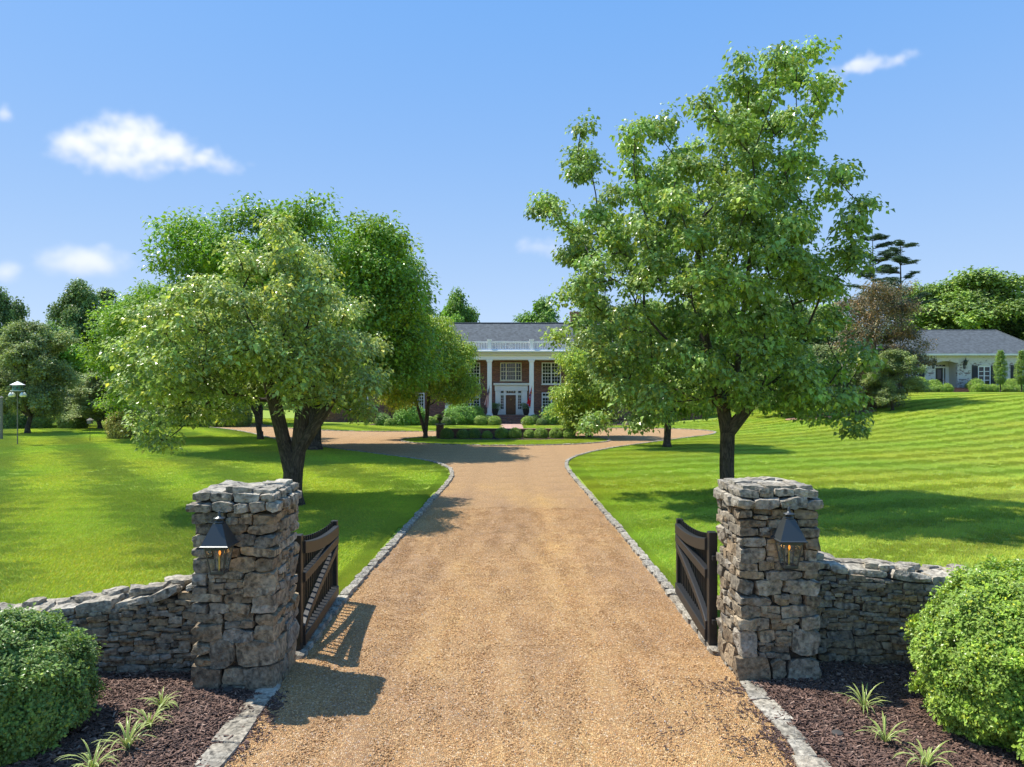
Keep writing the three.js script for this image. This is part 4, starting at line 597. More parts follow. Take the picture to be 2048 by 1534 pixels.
// variegated lilyturf: every strap leaf is a part
function lily(label, px, py, size, seed) {
  const d = F * EYE / (py - CY), x = (px - CX) * d / F, r = mulberry(seed), T = thing('lilyturf_plant', label, 'plant', [x, 0.04, -d], 'striped lilyturf in the entrance beds'), n = 20 + Math.floor(r() * 8);
  for (let i = 0; i < n; i++) {
    const a = i * 2.4 + r() * 0.7, L = size * (0.7 + 0.6 * r()), bend = 0.6 + 1.0 * r(), w = 0.005 + 0.003 * r(), P = [[], []], N = 7, up = 0.9 + 0.5 * r(); let px_ = 0, py_ = 0, th = up;
    const ctr = []; for (let k = 0; k <= N; k++) { ctr.push([px_, py_]); px_ += Math.cos(th) * L / N; py_ += Math.sin(th) * L / N; th -= bend * 2.1 / N * (0.4 + k / N); }
    const pos = [], col = [], ix = []; ctr.forEach(([u, v], k) => { const ww = w * Math.min(1, (N - k) / 2.2 + 0.05) * (k === 0 ? 0.6 : 1); for (const [s, q] of [[-1, 1], [-0.35, 0], [0.35, 0], [1, 1]]) { pos.push(u, Math.max(0.004, v) + Math.abs(s) * ww * 0.35, s * ww); col.push(...(q ? [1.45, 1.35, 1.7] : [0.4, 0.62, 0.3])); } if (k) for (let q = 0; q < 3; q++) { const b = (k - 1) * 4 + q; ix.push(b, b + 1, b + 4, b + 1, b + 5, b + 4); } });
    const g = new THREE.BufferGeometry(); g.setAttribute('position', new THREE.Float32BufferAttribute(pos, 3)); g.setAttribute('color', new THREE.Float32BufferAttribute(col, 3)); g.setIndex(ix); g.computeVertexNormals(); g.rotateY(-a); mesh('leaf', g, M.lily, T);
  }
}
lily('striped lilyturf clump nearest the left stone pier', 322, 1428, 0.2, 1); lily('striped lilyturf clump in the middle of the left bed', 298, 1470, 0.25, 2); lily('striped lilyturf clump lowest but one in the left bed', 255, 1512, 0.26, 3); lily('striped lilyturf clump at the bottom edge of the left bed', 185, 1558, 0.26, 4);
lily('striped lilyturf clump nearest the right stone pier', 1728, 1432, 0.26, 5); lily('striped lilyturf clump in the middle of the right bed', 1770, 1500, 0.24, 6); lily('striped lilyturf clump at the bottom edge of the right bed', 1852, 1552, 0.26, 7);
for (const [px, py, label] of [[457, 1392, 'small round black cap in the mulch by the left pier'], [1675, 1482, 'small round black cap in the mulch of the right bed']]) { const d = F * EYE / (py - CY), m = mesh('irrigation_cap', new THREE.LatheGeometry([[0.045, 0], [0.045, 0.018], [0.04, 0.024], [0.015, 0.026], [0, 0.027]].map(([a, b]) => new THREE.Vector2(a, b)), 18), M.pot, null, [(px - CX) * d / F, 0.05, -d]); tag(m, label, 'cap', 'caps in the mulch'); }

// ------------------------------------------------------------------ island: brick wall, piers, row of clipped balls
const gy = (d) => G(0, d);
{
  const d = 45, y = gy(d), s = d / F, xa = (880 - CX) * s, xb = (1144 - CX) * s;
  const T = thing('brick_retaining_wall', 'low brick wall behind the row of clipped boxwood balls', 'wall', [0, y, -d]);
  mesh('brickwork', bx(xa + 0.22, xb - 0.22, -0.1, 0.5, -0.18, 0.18), M.brick, T); mesh('coping', cb(xa + 0.22, xb - 0.22, 0.5, 0.57, -0.22, 0.22, 0.01), M.brick, T);
  for (const x of [xa, xb]) { mesh('end_pier', bx(x - 0.22, x + 0.22, -0.1, 0.8, -0.22, 0.22), M.brick, T); mesh('pier_cap', cb(x - 0.29, x + 0.29, 0.8, 0.88, -0.29, 0.29, 0.015), paleStone[1], T); }
  for (const [x, l] of [[xa, 'dark cast urn on the left end of the low brick wall'], [xb, 'dark cast urn on the right end of the low brick wall']]) { const u = thing('garden_urn', l, 'urn', [x, y + 0.88, -d], 'urns on the low brick wall'); mesh('bowl', new THREE.LatheGeometry([[0.12, 0], [0.12, 0.04], [0.05, 0.08], [0.06, 0.14], [0.15, 0.24], [0.2, 0.36], [0.21, 0.38], [0.17, 0.38], [0.1, 0.28], [0, 0.26]].map(([a, b]) => new THREE.Vector2(a, b)), 16), M.pot, u); inst('foliage', SP.small[0], M.leafF, Array.from({ length: 30 }, () => new THREE.Matrix4().compose(V(R(-0.12, 0.12), R(0.34, 0.55), R(-0.12, 0.12)), qRand(rnd), V(0.8, 0.8, 0.8))), null, u); }
  const bed = Array.from({ length: 50 }, (_, i) => { const t = i / 50 * 6.283; return [IS.x + 0.2 + 5.0 * Math.cos(t), 44 + 1.5 * Math.sin(t) * (Math.sin(t) > 0 ? 0.8 : 1.35)]; });
  structure('island_mulch_bed', flat(bed, 0.03), M.mulch, 'brown mulch under the row of clipped boxwood balls');
  const sizes = [[894, 90], [926, 80], [948, 86], [974, 62], [1004, 94], [1030, 94], [1059, 76], [1082, 94], [1112, 90], [1138, 80]], ord = ['first', 'second', 'third', 'fourth, smallest', 'fifth', 'sixth', 'seventh', 'eighth', 'ninth', 'tenth'];
  sizes.forEach(([px, w], i) => { const dd = 44 - 0.15 * (i % 2), r = w / 4.096 / 2 * dd / F; shrub('boxwood_ball', `${ord[i]} clipped boxwood ball from the left along the low brick wall`, 'bush', onGround(px, dd), r, r * 1.02, r, i < 3 ? M.box : M.boxBright, SP.small, 420, { group: 'boxwood balls along the low brick wall', scale: 0.9, lump: 0.05, sink: 0.7 }); });  // first three take the darker leaf colour: the tree's shade painted in
}
// ------------------------------------------------------------------ brick house
const HD = 69, HY = -0.17, hz = 1 / 4.096;
const hx = (zx, d = HD) => (760 + zx * hz - CX) * d / F, hy = (zy, d = HD) => EYE - (600 + zy * hz - CY) * d / F;
function windowUnit(parent, x0, x1, y0, y1, z, o = {}) {
  const W = mesh('window', (() => { const f = 0.09, l = [cb(x0, x0 + f, y0, y1, z, z + 0.1), cb(x1 - f, x1, y0, y1, z, z + 0.1), cb(x0 + f, x1 - f, y0, y0 + f, z, z + 0.1), cb(x0 + f, x1 - f, y1 - f, y1, z, z + 0.1)]; for (const m of o.mull ?? []) { const q = lerp(x0, x1, m); l.push(cb(q - 0.06, q + 0.06, y0 + f, y1 - f, z + 0.01, z + 0.09)); } return merge(l); })(), o.mat ?? M.white, parent);
  mesh('glass', bx(x0 + 0.09, x1 - 0.09, y0 + 0.09, y1 - 0.09, z + 0.005, z + 0.02), M.glass, W);
  const bars = [], edges = [0, ...(o.mull ?? []), 1], rows = o.rows ?? 4, per = o.per ?? 3, bw = o.bar ?? 0.017;
  for (let e = 0; e < edges.length - 1; e++) { const a = lerp(x0, x1, edges[e]) + (e ? 0.06 : 0.09), b = lerp(x0, x1, edges[e + 1]) - (e < edges.length - 2 ? 0.06 : 0.09), n = Array.isArray(per) ? per[e] : per; for (let k = 1; k < n; k++) { const q = lerp(a, b, k / n); bars.push(bx(q - bw, q + bw, y0 + 0.09, y1 - 0.09, z + 0.021, z + 0.045)); } }
  for (let k = 1; k < rows; k++) { const q = lerp(y0 + 0.09, y1 - 0.09, k / rows), t = k * 2 === rows && o.sash !== false ? bw * 2 : bw; bars.push(bx(x0 + 0.09, x1 - 0.09, q - t, q + t, z + 0.022, z + 0.05)); }
  mesh('muntin_grid', merge(bars), o.mat ?? M.white, W);
  if (o.sill !== false) mesh('sill', cb(x0 - 0.06, x1 + 0.06, y0 - 0.08, y0 - 0.002, z - 0.02, z + 0.16), o.mat ?? M.white, W);
  return W;
}
{
  const H = thing('brick_house', 'red brick house with a white columned portico and grey roof', 'house', [0, 0, -HD]);
  const X0 = -11.5, X1 = 11.5, by = gy(HD) - 0.3, wt = 5.6, dp = 10;
  mesh('wall', merge([bx(X0, X1, by, wt, -dp, 0)]), M.brick, H);
  // gable roof, ridge along x
  const ridge = 9.15, e0 = 5.75, ov = 0.45, roofG = () => { const g = new THREE.BufferGeometry(), a = X0 - 0.3, b = X1 + 0.3; g.setAttribute('position', new THREE.Float32BufferAttribute([a, e0, ov, b, e0, ov, b, ridge, -dp / 2, a, ridge, -dp / 2, a, e0, -dp - ov, b, e0, -dp - ov], 3)); g.setIndex([0, 1, 2, 0, 2, 3, 5, 4, 3, 5, 3, 2, 0, 3, 4, 1, 5, 2, 0, 4, 5, 0, 5, 1]); const q = g.toNonIndexed(); q.computeVertexNormals(); boxUV(q); const uv = q.attributes.uv, p = q.attributes.position; for (let i = 0; i < 12; i++) uv.setXY(i, p.getX(i), Math.hypot(p.getZ(i), p.getY(i))); return q; };
  const roof = mesh('roof', roofG(), M.shingle, H); mesh('ridge_cap', cb(X0 - 0.3, X1 + 0.3, ridge - 0.02, ridge + 0.06, -dp / 2 - 0.12, -dp / 2 + 0.12, 0.02), M.shingle, roof);
  const ch = hx(1610, 74); mesh('chimney', merge([bx(ch - 0.55, ch + 0.55, 7, 10.2, -6.4, -5.4), cb(ch - 0.62, ch + 0.62, 10.2, 10.4, -6.47, -5.33, 0.02)]), M.brick, roof);
  // portico at d = 67
  const PD = 67, pz = HD - PD, fx = (zx) => hx(zx, PD), fy = (zy) => hy(zy, PD), cols = [-6.08, -2.12, 1.84, 5.8], PX0 = -6.6, PX1 = 6.35;
  mesh('portico_floor', bx(PX0, PX1, by, HY, 0.01, pz + 0.4), M.brick, H);
  for (const c of cols) { const col = mesh('column', cb(c - 0.21, c + 0.21, HY + 0.24, 4.86, pz - 0.21, pz + 0.21, 0.02), M.white, H); mesh('column_base', merge([cb(c - 0.29, c + 0.29, HY, HY + 0.14, pz - 0.29, pz + 0.29), cb(c - 0.25, c + 0.25, HY + 0.141, HY + 0.238, pz - 0.25, pz + 0.25)]), M.white, col); mesh('capital', merge([cb(c - 0.25, c + 0.25, 4.862, 4.95, pz - 0.25, pz + 0.25), cb(c - 0.3, c + 0.3, 4.952, 5.085, pz - 0.3, pz + 0.3)]), M.white, col); }
  mesh('frieze', cb(PX0, PX1, 5.09, 5.49, 0.02, pz + 0.28), M.white, H); mesh('bed_moulding', cb(PX0 - 0.15, PX1 + 0.15, 5.492, 5.76, 0.02, pz + 0.5, 0.03), M.cream, H); mesh('cornice', cb(PX0 - 0.4, PX1 + 0.4, 5.762, 5.98, 0.02, pz + 0.75, 0.05), M.white, H);
  const dent = []; for (let x = PX0 - 0.1; x < PX1 + 0.1; x += 0.16) dent.push(bx(x, x + 0.09, 5.62, 5.75, pz + 0.502, pz + 0.57)); mesh('dentil_row', merge(dent), M.cream, H);
  // balustrade: posts, rails, balusters and lattice panels
  const bz = pz + 0.3, posts = [PX0 - 0.1, ...cols.slice(1, 3), PX1 + 0.1]; const bal = mesh('balustrade', merge([cb(PX0, PX1, 5.982, 6.1, bz - 0.06, bz + 0.06), cb(PX0, PX1, 6.68, 6.8, bz - 0.08, bz + 0.08)]), M.white, H);
  for (const x of posts) mesh('post', merge([cb(x - 0.18, x + 0.18, 5.982, 6.9, bz - 0.18, bz + 0.18), cb(x - 0.22, x + 0.22, 6.902, 6.98, bz - 0.22, bz + 0.22)]), M.white, bal);
  for (let k = 0; k < posts.length - 1; k++) { const a = posts[k] + 0.18, b = posts[k + 1] - 0.18, m0 = lerp(a, b, 0.38), m1 = lerp(a, b, 0.62), st = []; for (let x = a + 0.09; x < b; x += 0.155) if (x < m0 || x > m1) st.push(bx(x - 0.03, x + 0.03, 6.1, 6.68, bz - 0.03, bz + 0.03)); mesh('baluster_row', merge(st), M.white, bal); const la = [], mx = (m0 + m1) / 2; for (const s of [-1, 1]) for (let q = -2; q <= 2; q++) { const g = bx(-0.6, 0.6, -0.022, 0.022, -0.02 + s * 0.012, 0.02 + s * 0.012); g.rotateZ(s * 0.62); g.scale(0.62, 0.62, 1); g.translate(mx, 6.39 + q * 0.115, bz); la.push(g); } la.push(bx(m0 - 0.03, m0 + 0.03, 6.1, 6.68, bz - 0.034, bz + 0.034), bx(m1 - 0.03, m1 + 0.03, 6.1, 6.68, bz - 0.034, bz + 0.034)); mesh('lattice_panel', merge(la), M.white, bal); }
  // windows on the facade (z = 0)
  windowUnit(H, hx(985), hx(1160), hy(660), hy(512), 0.0, { mull: [0.28, 0.72], per: [2, 4, 2], rows: 4, mat: M.cream });
  for (const c of [hx(1403), hx(742)]) windowUnit(H, c - 0.93, c + 0.93, hy(690), hy(512), 0.0, { mull: [0.5], per: 3, rows: 6 });
  for (const c of [hx(1403), hx(742)]) { windowUnit(H, c - 0.93, c + 0.93, HY + 0.15, hy(795), 0.0, { mull: [0.5], per: 3, rows: 5, sash: false }); windowUnit(H, c - 0.93, c + 0.93, hy(793), hy(758), 0.0, { per: 6, rows: 1, sill: false }); }
  for (const c of [-9.3, 8.9]) { windowUnit(H, c - 0.8, c + 0.8, hy(690), hy(512), 0.0, { mull: [0.5], per: 3, rows: 6 }); windowUnit(H, c - 0.8, c + 0.8, HY + 0.15, hy(760), 0.0, { mull: [0.5], per: 3, rows: 6, sash: false }); }
  const keys = []; for (const [c, y] of [[hx(1072), hy(508)], [hx(1403), hy(756)], [hx(742), hy(756)], [hx(1403), hy(508)], [hx(742), hy(508)]]) keys.push(y > 4.8 ? null : cb(c - 0.09, c + 0.09, y + 0.03, y + 0.33, 0.002, 0.05)); for (const k of keys.filter(Boolean)) mesh('keystone', k, M.cream, H);
  // entrance
  const D = mesh('door_surround', merge([cb(hx(945), hx(988), HY, hy(745), 0.005, 0.2), cb(hx(1162), hx(1205), HY, hy(745), 0.005, 0.2), cb(hx(940), hx(1210), hy(744), hy(700), 0.005, 0.24), cb(hx(930), hx(1243), hy(699), hy(680), 0.005, 0.4, 0.03), bx(hx(988), hx(1162), HY, hy(745), 0.004, 0.05), cb(hx(1014), hx(1030), HY, hy(744), 0.052, 0.15), cb(hx(1113), hx(1130), HY, hy(744), 0.052, 0.15), cb(hx(988), hx(1014), hy(778), hy(764), 0.052, 0.13), cb(hx(1130), hx(1162), hy(778), hy(764), 0.052, 0.13), cb(hx(1030), hx(1113), hy(778), hy(764), 0.052, 0.13)]), M.white, H);
  for (const [a, b] of [[990, 1012], [1132, 1155]]) { const g = mesh('sidelight', bx(hx(a), hx(b), hy(893), hy(782), 0.052, 0.07), M.glass, D); const l = []; for (let k = 1; k < 5; k++) { const y = lerp(hy(893), hy(782), k / 5); l.push(bx(hx(a), hx(b), y - 0.016, y + 0.016, 0.072, 0.09)); } l.push(bx((hx(a) + hx(b)) / 2 - 0.014, (hx(a) + hx(b)) / 2 + 0.014, hy(893), hy(782), 0.0725, 0.088)); mesh('muntin_grid', merge(l), M.white, g); mesh('lower_panel', cb(hx(a), hx(b), HY + 0.15, hy(905), 0.052, 0.09), M.white, D); mesh('corner_light', bx(hx(a), hx(b), hy(762), hy(741), 0.052, 0.07), M.glass, D); }
  const tr = mesh('transom', bx(hx(1037), hx(1110), hy(762), hy(741), 0.052, 0.07), M.glass, D); const tl = []; for (let k = 1; k < 5; k++) { const x = lerp(hx(1037), hx(1110), k / 5); tl.push(bx(x - 0.018, x + 0.018, hy(762), hy(741), 0.072, 0.09)); } mesh('muntin_grid', merge(tl), M.white, tr);
  const dr = mesh('door', bx(hx(1031), hx(1112), HY + 0.02, hy(779), 0.052, 0.1), M.door, H); const da = hx(1031), db = hx(1112), dm = (da + db) / 2; const pn_ = []; for (const [a, b] of [[da + 0.09, dm - 0.045], [dm + 0.045, db - 0.09]]) for (const [y0, y1] of [[0.05, 0.75], [0.85, 1.55], [1.65, 2.05]]) pn_.push(cb(a, b, HY + y0 + 0.1, HY + y1 + 0.1, 0.1, 0.125, 0.012)); mesh('raised_panel', merge(pn_), M.door, dr); mesh('knocker', new THREE.TorusGeometry(0.06, 0.014, 8, 16).translate(dm, hy(815), 0.135), M.brass, dr); mesh('knob', new THREE.SphereGeometry(0.035, 12, 8).translate(db - 0.08, HY + 1.0, 0.13), M.brass, dr);
  for (let k = 0; k < 4; k++) mesh('step', cb(hx(985, PD), hx(1165, PD), by, HY - 0.18 * (k + 1) + 0.02, pz + 0.402 + 0.32 * k, pz + 0.398 + 0.32 * (k + 1), 0.012), M.brick, H);
  // right and left wings, set back
  mesh('wing_wall', bx(-19, X0 - 0.01, by, 3.2, -8.5, -1.2), M.brick, H); mesh('wing_wall', bx(X1 + 0.01, 19, by, 3.2, -8.5, -1.2), M.brick, H); for (const [a, b] of [[-19.3, X0 - 0.02], [X1 + 0.02, 19.3]]) { const g = new THREE.BufferGeometry(); g.setAttribute('position', new THREE.Float32BufferAttribute([a, 3.2, -0.9, b, 3.2, -0.9, b, 5.3, -4.85, a, 5.3, -4.85, a, 3.2, -8.8, b, 3.2, -8.8], 3)); g.setIndex([0, 1, 2, 0, 2, 3, 5, 4, 3, 5, 3, 2, 0, 3, 4, 1, 5, 2]); const q = g.toNonIndexed(); q.computeVertexNormals(); mesh('wing_roof', boxUV(q), M.shingle, H); }
  windowUnit(H, -16, -14.2, 0.1, 2.3, -1.2, { mull: [0.5], rows: 5 }); windowUnit(H, 14.2, 16, 0.1, 2.3, -1.2, { mull: [0.5], rows: 5 });
}
// brick walk, lawn strip shrubs and door pots
structure('brick_walk', flat([[hx(985, 62), 54.5], [hx(1165, 62), 54.5], [hx(1168, 65), 65.2], [hx(985, 65), 65.2]], 0.03), M.paver, 'brick walk leading to the front steps');
structure('house_mulch_bed', flat([[-13, 62], [-8, 61.2], [-2.7, 61.8], [-2.4, 66], [-2.4, 68.9], [-13, 68.9]], 0.02), M.mulch, 'mulch bed in front of the brick house, left of the walk');
structure('house_mulch_bed_right', flat([[2.1, 61.8], [8, 61.2], [13, 62], [13, 68.9], [2.1, 68.9]], 0.02), M.mulch, 'mulch bed in front of the brick house, right of the walk');
for (const [zx, zy, w, h, mat, sp, label, dd] of [[825, 1030, 95, 72, M.boxBright, 'small', 'clipped boxwood left of the front walk, second from the steps', 62.6], [937, 1030, 96, 70, M.boxBright, 'small', 'clipped boxwood just left of the front steps', 62.6], [1210, 1028, 88, 68, M.boxBright, 'small', 'clipped boxwood just right of the front steps', 62.6], [1325, 1022, 68, 48, M.box, 'small', 'small clipped boxwood right of the front walk', 63], [885, 1000, 80, 66, M.box, 'small', 'dark boxwood behind the clipped pair left of the steps', 65], [1262, 1000, 70, 70, M.box, 'small', 'dark boxwood by the right inner column', 65],
  [660, 1025, 240, 165, M.shrub, 'leafy', 'large loose bright green shrub in front of the left windows', 63.8], [790, 1005, 90, 130, M.leafE, 'leafy', 'tall loose shrub beside the left inner column', 66], [1420, 1020, 150, 160, M.shrub, 'leafy', 'large loose bright green shrub in front of the right windows', 63.8], [1540, 1020, 140, 140, M.box, 'leafy', 'loose green shrub right of the bright shrub at the right windows', 64], [240, 1030, 230, 165, M.shrub, 'leafy', 'large bright shrub at the left end of the brick house', 62.5], [410, 1035, 62, 66, M.boxBright, 'small', 'small clipped ball near the left birch trunks', 62], [475, 1010, 80, 76, M.boxBright, 'small', 'taller clipped ball near the left birch trunks', 63.5], [25, 1035, 80, 80, M.box, 'leafy', 'round dark shrub at the far left of the house bed', 62], [80, 1040, 80, 55, M.boxBright, 'small', 'low bright shrub at the far left of the house bed', 61.5], [540, 1030, 70, 60, M.box, 'small', 'round boxwood between the birch and the bright shrub', 62.5]]) {
  const b = onGround(760 + zx * hz, dd), r = w * hz / 2 * dd / F, H = h * hz * dd / F; shrub('foundation_shrub', label, 'bush', b, r, H / 1.72, r, mat, SP[sp], sp === 'small' ? 420 : 420, { group: 'shrubs in front of the brick house', scale: sp === 'small' ? 1.2 : 1, lump: sp === 'small' ? 0.05 : 0.2, sink: 0.72 });
}
for (const [zx, label] of [[945, 'dark pot with a leafy plant left of the front door'], [1195, 'dark pot with a leafy plant right of the front door']]) { const T = thing('planter_pot', label, 'plant pot', [hx(zx, 68), HY, -68], 'pots beside the front door'); mesh('pot', new THREE.LatheGeometry([[0.16, 0], [0.22, 0.1], [0.3, 0.45], [0.33, 0.6], [0.35, 0.62], [0.29, 0.62], [0.25, 0.5], [0, 0.48]].map(([a, b]) => new THREE.Vector2(a, b)), 16), M.pot, T); inst('foliage', SP.leafy[0], M.leafF, Array.from({ length: 46 }, () => { const a = rnd() * 6.28, q = Math.sqrt(rnd()) * 0.42; return new THREE.Matrix4().compose(V(q * Math.cos(a), R(0.65, 1.2) - q * 0.4, q * Math.sin(a)), qRand(rnd), V(0.7, 0.7, 0.7)); }), null, T); }
// flags on the inner columns
function flag(label, x, sd, paint) {
  const T = thing('flag', label, 'flag', [x, 2.0, -66.75], 'flags on the inner columns'); const c = document.createElement('canvas'); c.width = 256; c.height = 160; paint(c.getContext('2d'), 256, 160); const t = new THREE.CanvasTexture(c); t.colorSpace = THREE.SRGBColorSpace; t.wrapS = t.wrapT = THREE.ClampToEdgeWrapping;
  const tip = V(0.02 * sd, 0.62, 0.75); mesh('pole', tube(V(0, 0, 0.02), tip, 0.016, 0.012, 8), M.brass, T); mesh('finial', new THREE.SphereGeometry(0.035, 10, 8).translate(tip.x, tip.y, tip.z), M.brass, T); mesh('bracket', cb(-0.04, 0.04, -0.08, 0.08, -0.04, 0.05), M.brass, T);
  const W = 1.62, Hh = 0.95, nx = 30, ny = 24, p = [], uv = [], ix = [];
  // hoist runs down the pole from its tip; the fly hangs straight down in folds
  for (let j = 0; j <= ny; j++) for (let i = 0; i <= nx; i++) { const u = i / nx, v = j / ny, h = tip.clone().multiplyScalar(0.97 - 0.93 * v * 0.92), fold = Math.sin(v * 15 + u * 2) * 0.07 * u, gather = 1 - 0.42 * u; p.push(h.x - sd * 0.42 * u * (1 - v) - sd * 0.12 * u + 0.8 * fold, h.y - W * u * 0.98 - 0.02, h.z * gather + 0.12 * u + fold); uv.push(u, 1 - v); }
  for (let j = 0; j < ny; j++) for (let i = 0; i < nx; i++) { const a = j * (nx + 1) + i; ix.push(a, a + 1, a + nx + 1, a + 1, a + nx + 2, a + nx + 1); }
  const g = new THREE.BufferGeometry(); g.setAttribute('position', new THREE.Float32BufferAttribute(p, 3)); g.setAttribute('uv', new THREE.Float32BufferAttribute(uv, 2)); g.setIndex(ix); g.computeVertexNormals(); mesh('cloth', g, phy({ map: t, roughness: 0.95, transmission: 0.25, thickness: 0, side: THREE.DoubleSide }), T);
}
const star = (g, x, y, r, rot = 0) => { g.beginPath(); for (let k = 0; k < 10; k++) { const a = -Math.PI / 2 + rot + k * Math.PI / 5, q = k % 2 ? r * 0.4 : r; g.lineTo(x + q * Math.cos(a), y + q * Math.sin(a)); } g.closePath(); g.fill(); };
flag('striped red and white flag with a blue starred corner on the left inner column', -2.12, 1, (g, w, h) => { for (let k = 0; k < 13; k++) { g.fillStyle = k % 2 ? '#f0eee8' : '#b0202e'; g.fillRect(0, h * k / 13, w, h / 13 + 1); } g.fillStyle = '#20294f'; g.fillRect(0, 0, w * 0.4, h * 7 / 13); g.fillStyle = '#f4f4f4'; for (let r = 0; r < 9; r++) for (let c = 0; c < (r % 2 ? 5 : 6); c++) star(g, w * 0.4 * ((r % 2 ? 2 : 1) + 2 * c) / 12, h * 7 / 13 * (r + 1) / 10, 3.2); });
flag('red flag with a blue circle of three white stars on the right inner column', 1.84, 1, (g, w, h) => { g.fillStyle = '#cf1126'; g.fillRect(0, 0, w, h); g.fillStyle = '#f4f4f4'; g.fillRect(w * 0.935, 0, w * 0.02, h); g.fillStyle = '#16317a'; g.fillRect(w * 0.955, 0, w * 0.05, h); g.fillStyle = '#f4f4f4'; g.beginPath(); g.arc(w * 0.46, h / 2, h * 0.29, 0, 7); g.fill(); g.fillStyle = '#16317a'; g.beginPath(); g.arc(w * 0.46, h / 2, h * 0.265, 0, 7); g.fill(); g.fillStyle = '#f4f4f4'; for (const a of [-1.1, 1.0, 3.1]) star(g, w * 0.46 + h * 0.14 * Math.cos(a), h / 2 + h * 0.14 * Math.sin(a), h * 0.1, a); });

// ------------------------------------------------------------------ white house on the rise
{
  const D = 78, wx = (zx, d = D) => (1600 + zx / 3.652 - CX) * d / F, wy = (zy, d = D) => EYE - (440 + zy / 3.652 - CY) * d / F, gr = G(48, 77), fl = gr + 0.55;
  const H = thing('white_brick_house', 'white painted brick house with a hipped grey roof and black shutters', 'house', [0, 0, -D]);
  const X0 = 39.6, X1 = 58.6, et = wy(985), dp = 11; const oa = wx(990), ob = wx(1150), ot = wy(1048), arch = wy(1030);
  // front wall with an arched recess
  const fw = new THREE.Shape(); fw.moveTo(X0, gr - 1); fw.lineTo(X1, gr - 1); fw.lineTo(X1, et); fw.lineTo(X0, et); fw.closePath(); const hole = new THREE.Path(); hole.moveTo(oa, fl); hole.lineTo(oa, ot); hole.quadraticCurveTo((oa + ob) / 2, arch + (arch - ot), ob, ot); hole.lineTo(ob, fl); hole.closePath(); fw.holes.push(hole);
  mesh('wall', merge([boxUV(new THREE.ExtrudeGeometry(fw, { depth: 0.3, bevelEnabled: false, curveSegments: 16 }).translate(0, 0, -0.3)), bx(X0, X0 + 0.3, gr - 1, et, -dp, -0.302), bx(X1 - 0.3, X1, gr - 1, et, -dp, -0.302), bx(X0 + 0.302, X1 - 0.302, gr - 1, et, -dp, -dp + 0.3)]), M.whiteBrick, H);
  mesh('entry_recess', merge([bx(oa - 0.1, oa, fl, arch + 0.2, -1.6, -0.302), bx(ob, ob + 0.1, fl, arch + 0.2, -1.6, -0.302), bx(oa - 0.1, ob + 0.1, fl, arch + 0.2, -1.7, -1.602), bx(oa - 0.1, ob + 0.1, arch + 0.2, arch + 0.3, -1.7, -0.302)]), M.cream, H);
  const rg = new THREE.BufferGeometry(), a = X0 - 0.5, b = X1 + 0.5, ey = et + 0.12, ry = EYE - (660 - CY) * 83.5 / F, ra = (1841 - CX) * 83.5 / F, rb = (1991 - CX) * 83.5 / F, z0 = 0.55, z1 = -dp - 0.55, zm = -5.5;
  rg.setAttribute('position', new THREE.Float32BufferAttribute([a, ey, z0, b, ey, z0, rb, ry, zm, ra, ry, zm, a, ey, z1, b, ey, z1], 3)); rg.setIndex([0, 1, 2, 0, 2, 3, 5, 4, 3, 5, 3, 2, 4, 0, 3, 1, 5, 2, 0, 4, 5, 0, 5, 1]); const rq = rg.toNonIndexed(); rq.computeVertexNormals(); boxUV(rq); { const uv = rq.attributes.uv, p = rq.attributes.position; for (let i = 0; i < 12; i++) uv.setXY(i, p.getX(i), Math.hypot(p.getZ(i), p.getY(i))); }
  const roof = mesh('roof', rq, M.shingle, H); for (const [p, q] of [[V(a, ey, z0), V(ra, ry, zm)], [V(b, ey, z0), V(rb, ry, zm)], [V(ra, ry, zm), V(rb, ry, zm)]]) mesh('ridge_cap', tube(p, q, 0.07, 0.07, 6), M.shingle, roof);
  mesh('fascia', cb(a + 0.02, b - 0.02, ey - 0.2, ey - 0.004, z0 - 0.1, z0 - 0.002), M.white, H); mesh('cornice', cb(X0, X1, et - 0.25, et - 0.01, 0.002, 0.16, 0.02), M.cream, H); const dn = []; for (let x = X0; x < X1; x += 0.3) dn.push(bx(x, x + 0.16, et - 0.17, et - 0.05, 0.162, 0.26)); mesh('dentil_row', merge(dn), M.cream, H);
  const dr = mesh('door', merge([cb(wx(1004), (wx(1004) + wx(1103)) / 2 - 0.01, fl + 0.02, wy(1080), -1.59, -1.5), cb((wx(1004) + wx(1103)) / 2 + 0.01, wx(1103), fl + 0.02, wy(1080), -1.59, -1.5)]), M.darkDoor, H); for (const q of [1015, 1062]) mesh('glass', bx(wx(q), wx(q + 30), fl + 0.7, wy(1092), -1.498, -1.49), M.glass, dr);
  mesh('door_frame', merge([cb(wx(1104), wx(1112), fl, wy(1078), -1.6, -1.46), cb(oa + 0.01, wx(1003), fl, wy(1078), -1.6, -1.46), cb(oa + 0.01, ob - 0.01, wy(1079), wy(1068), -1.6, -1.45), cb(wx(1122), ob - 0.01, fl, wy(1079), -1.6, -1.46)]), M.white, H); const tr = mesh('transom', bx(oa + 0.08, wx(1122), wy(1067), wy(1056), -1.59, -1.52), M.glass, H); const tb = []; for (let k = 1; k < 5; k++) { const x = lerp(oa + 0.08, wx(1122), k / 5); tb.push(bx(x - 0.025, x + 0.025, wy(1067), wy(1056), -1.518, -1.5)); } mesh('muntin_grid', merge(tb), M.white, tr); mesh('sidelight', bx(wx(1112), wx(1121), fl + 0.3, wy(1080), -1.59, -1.52), M.glass, H);
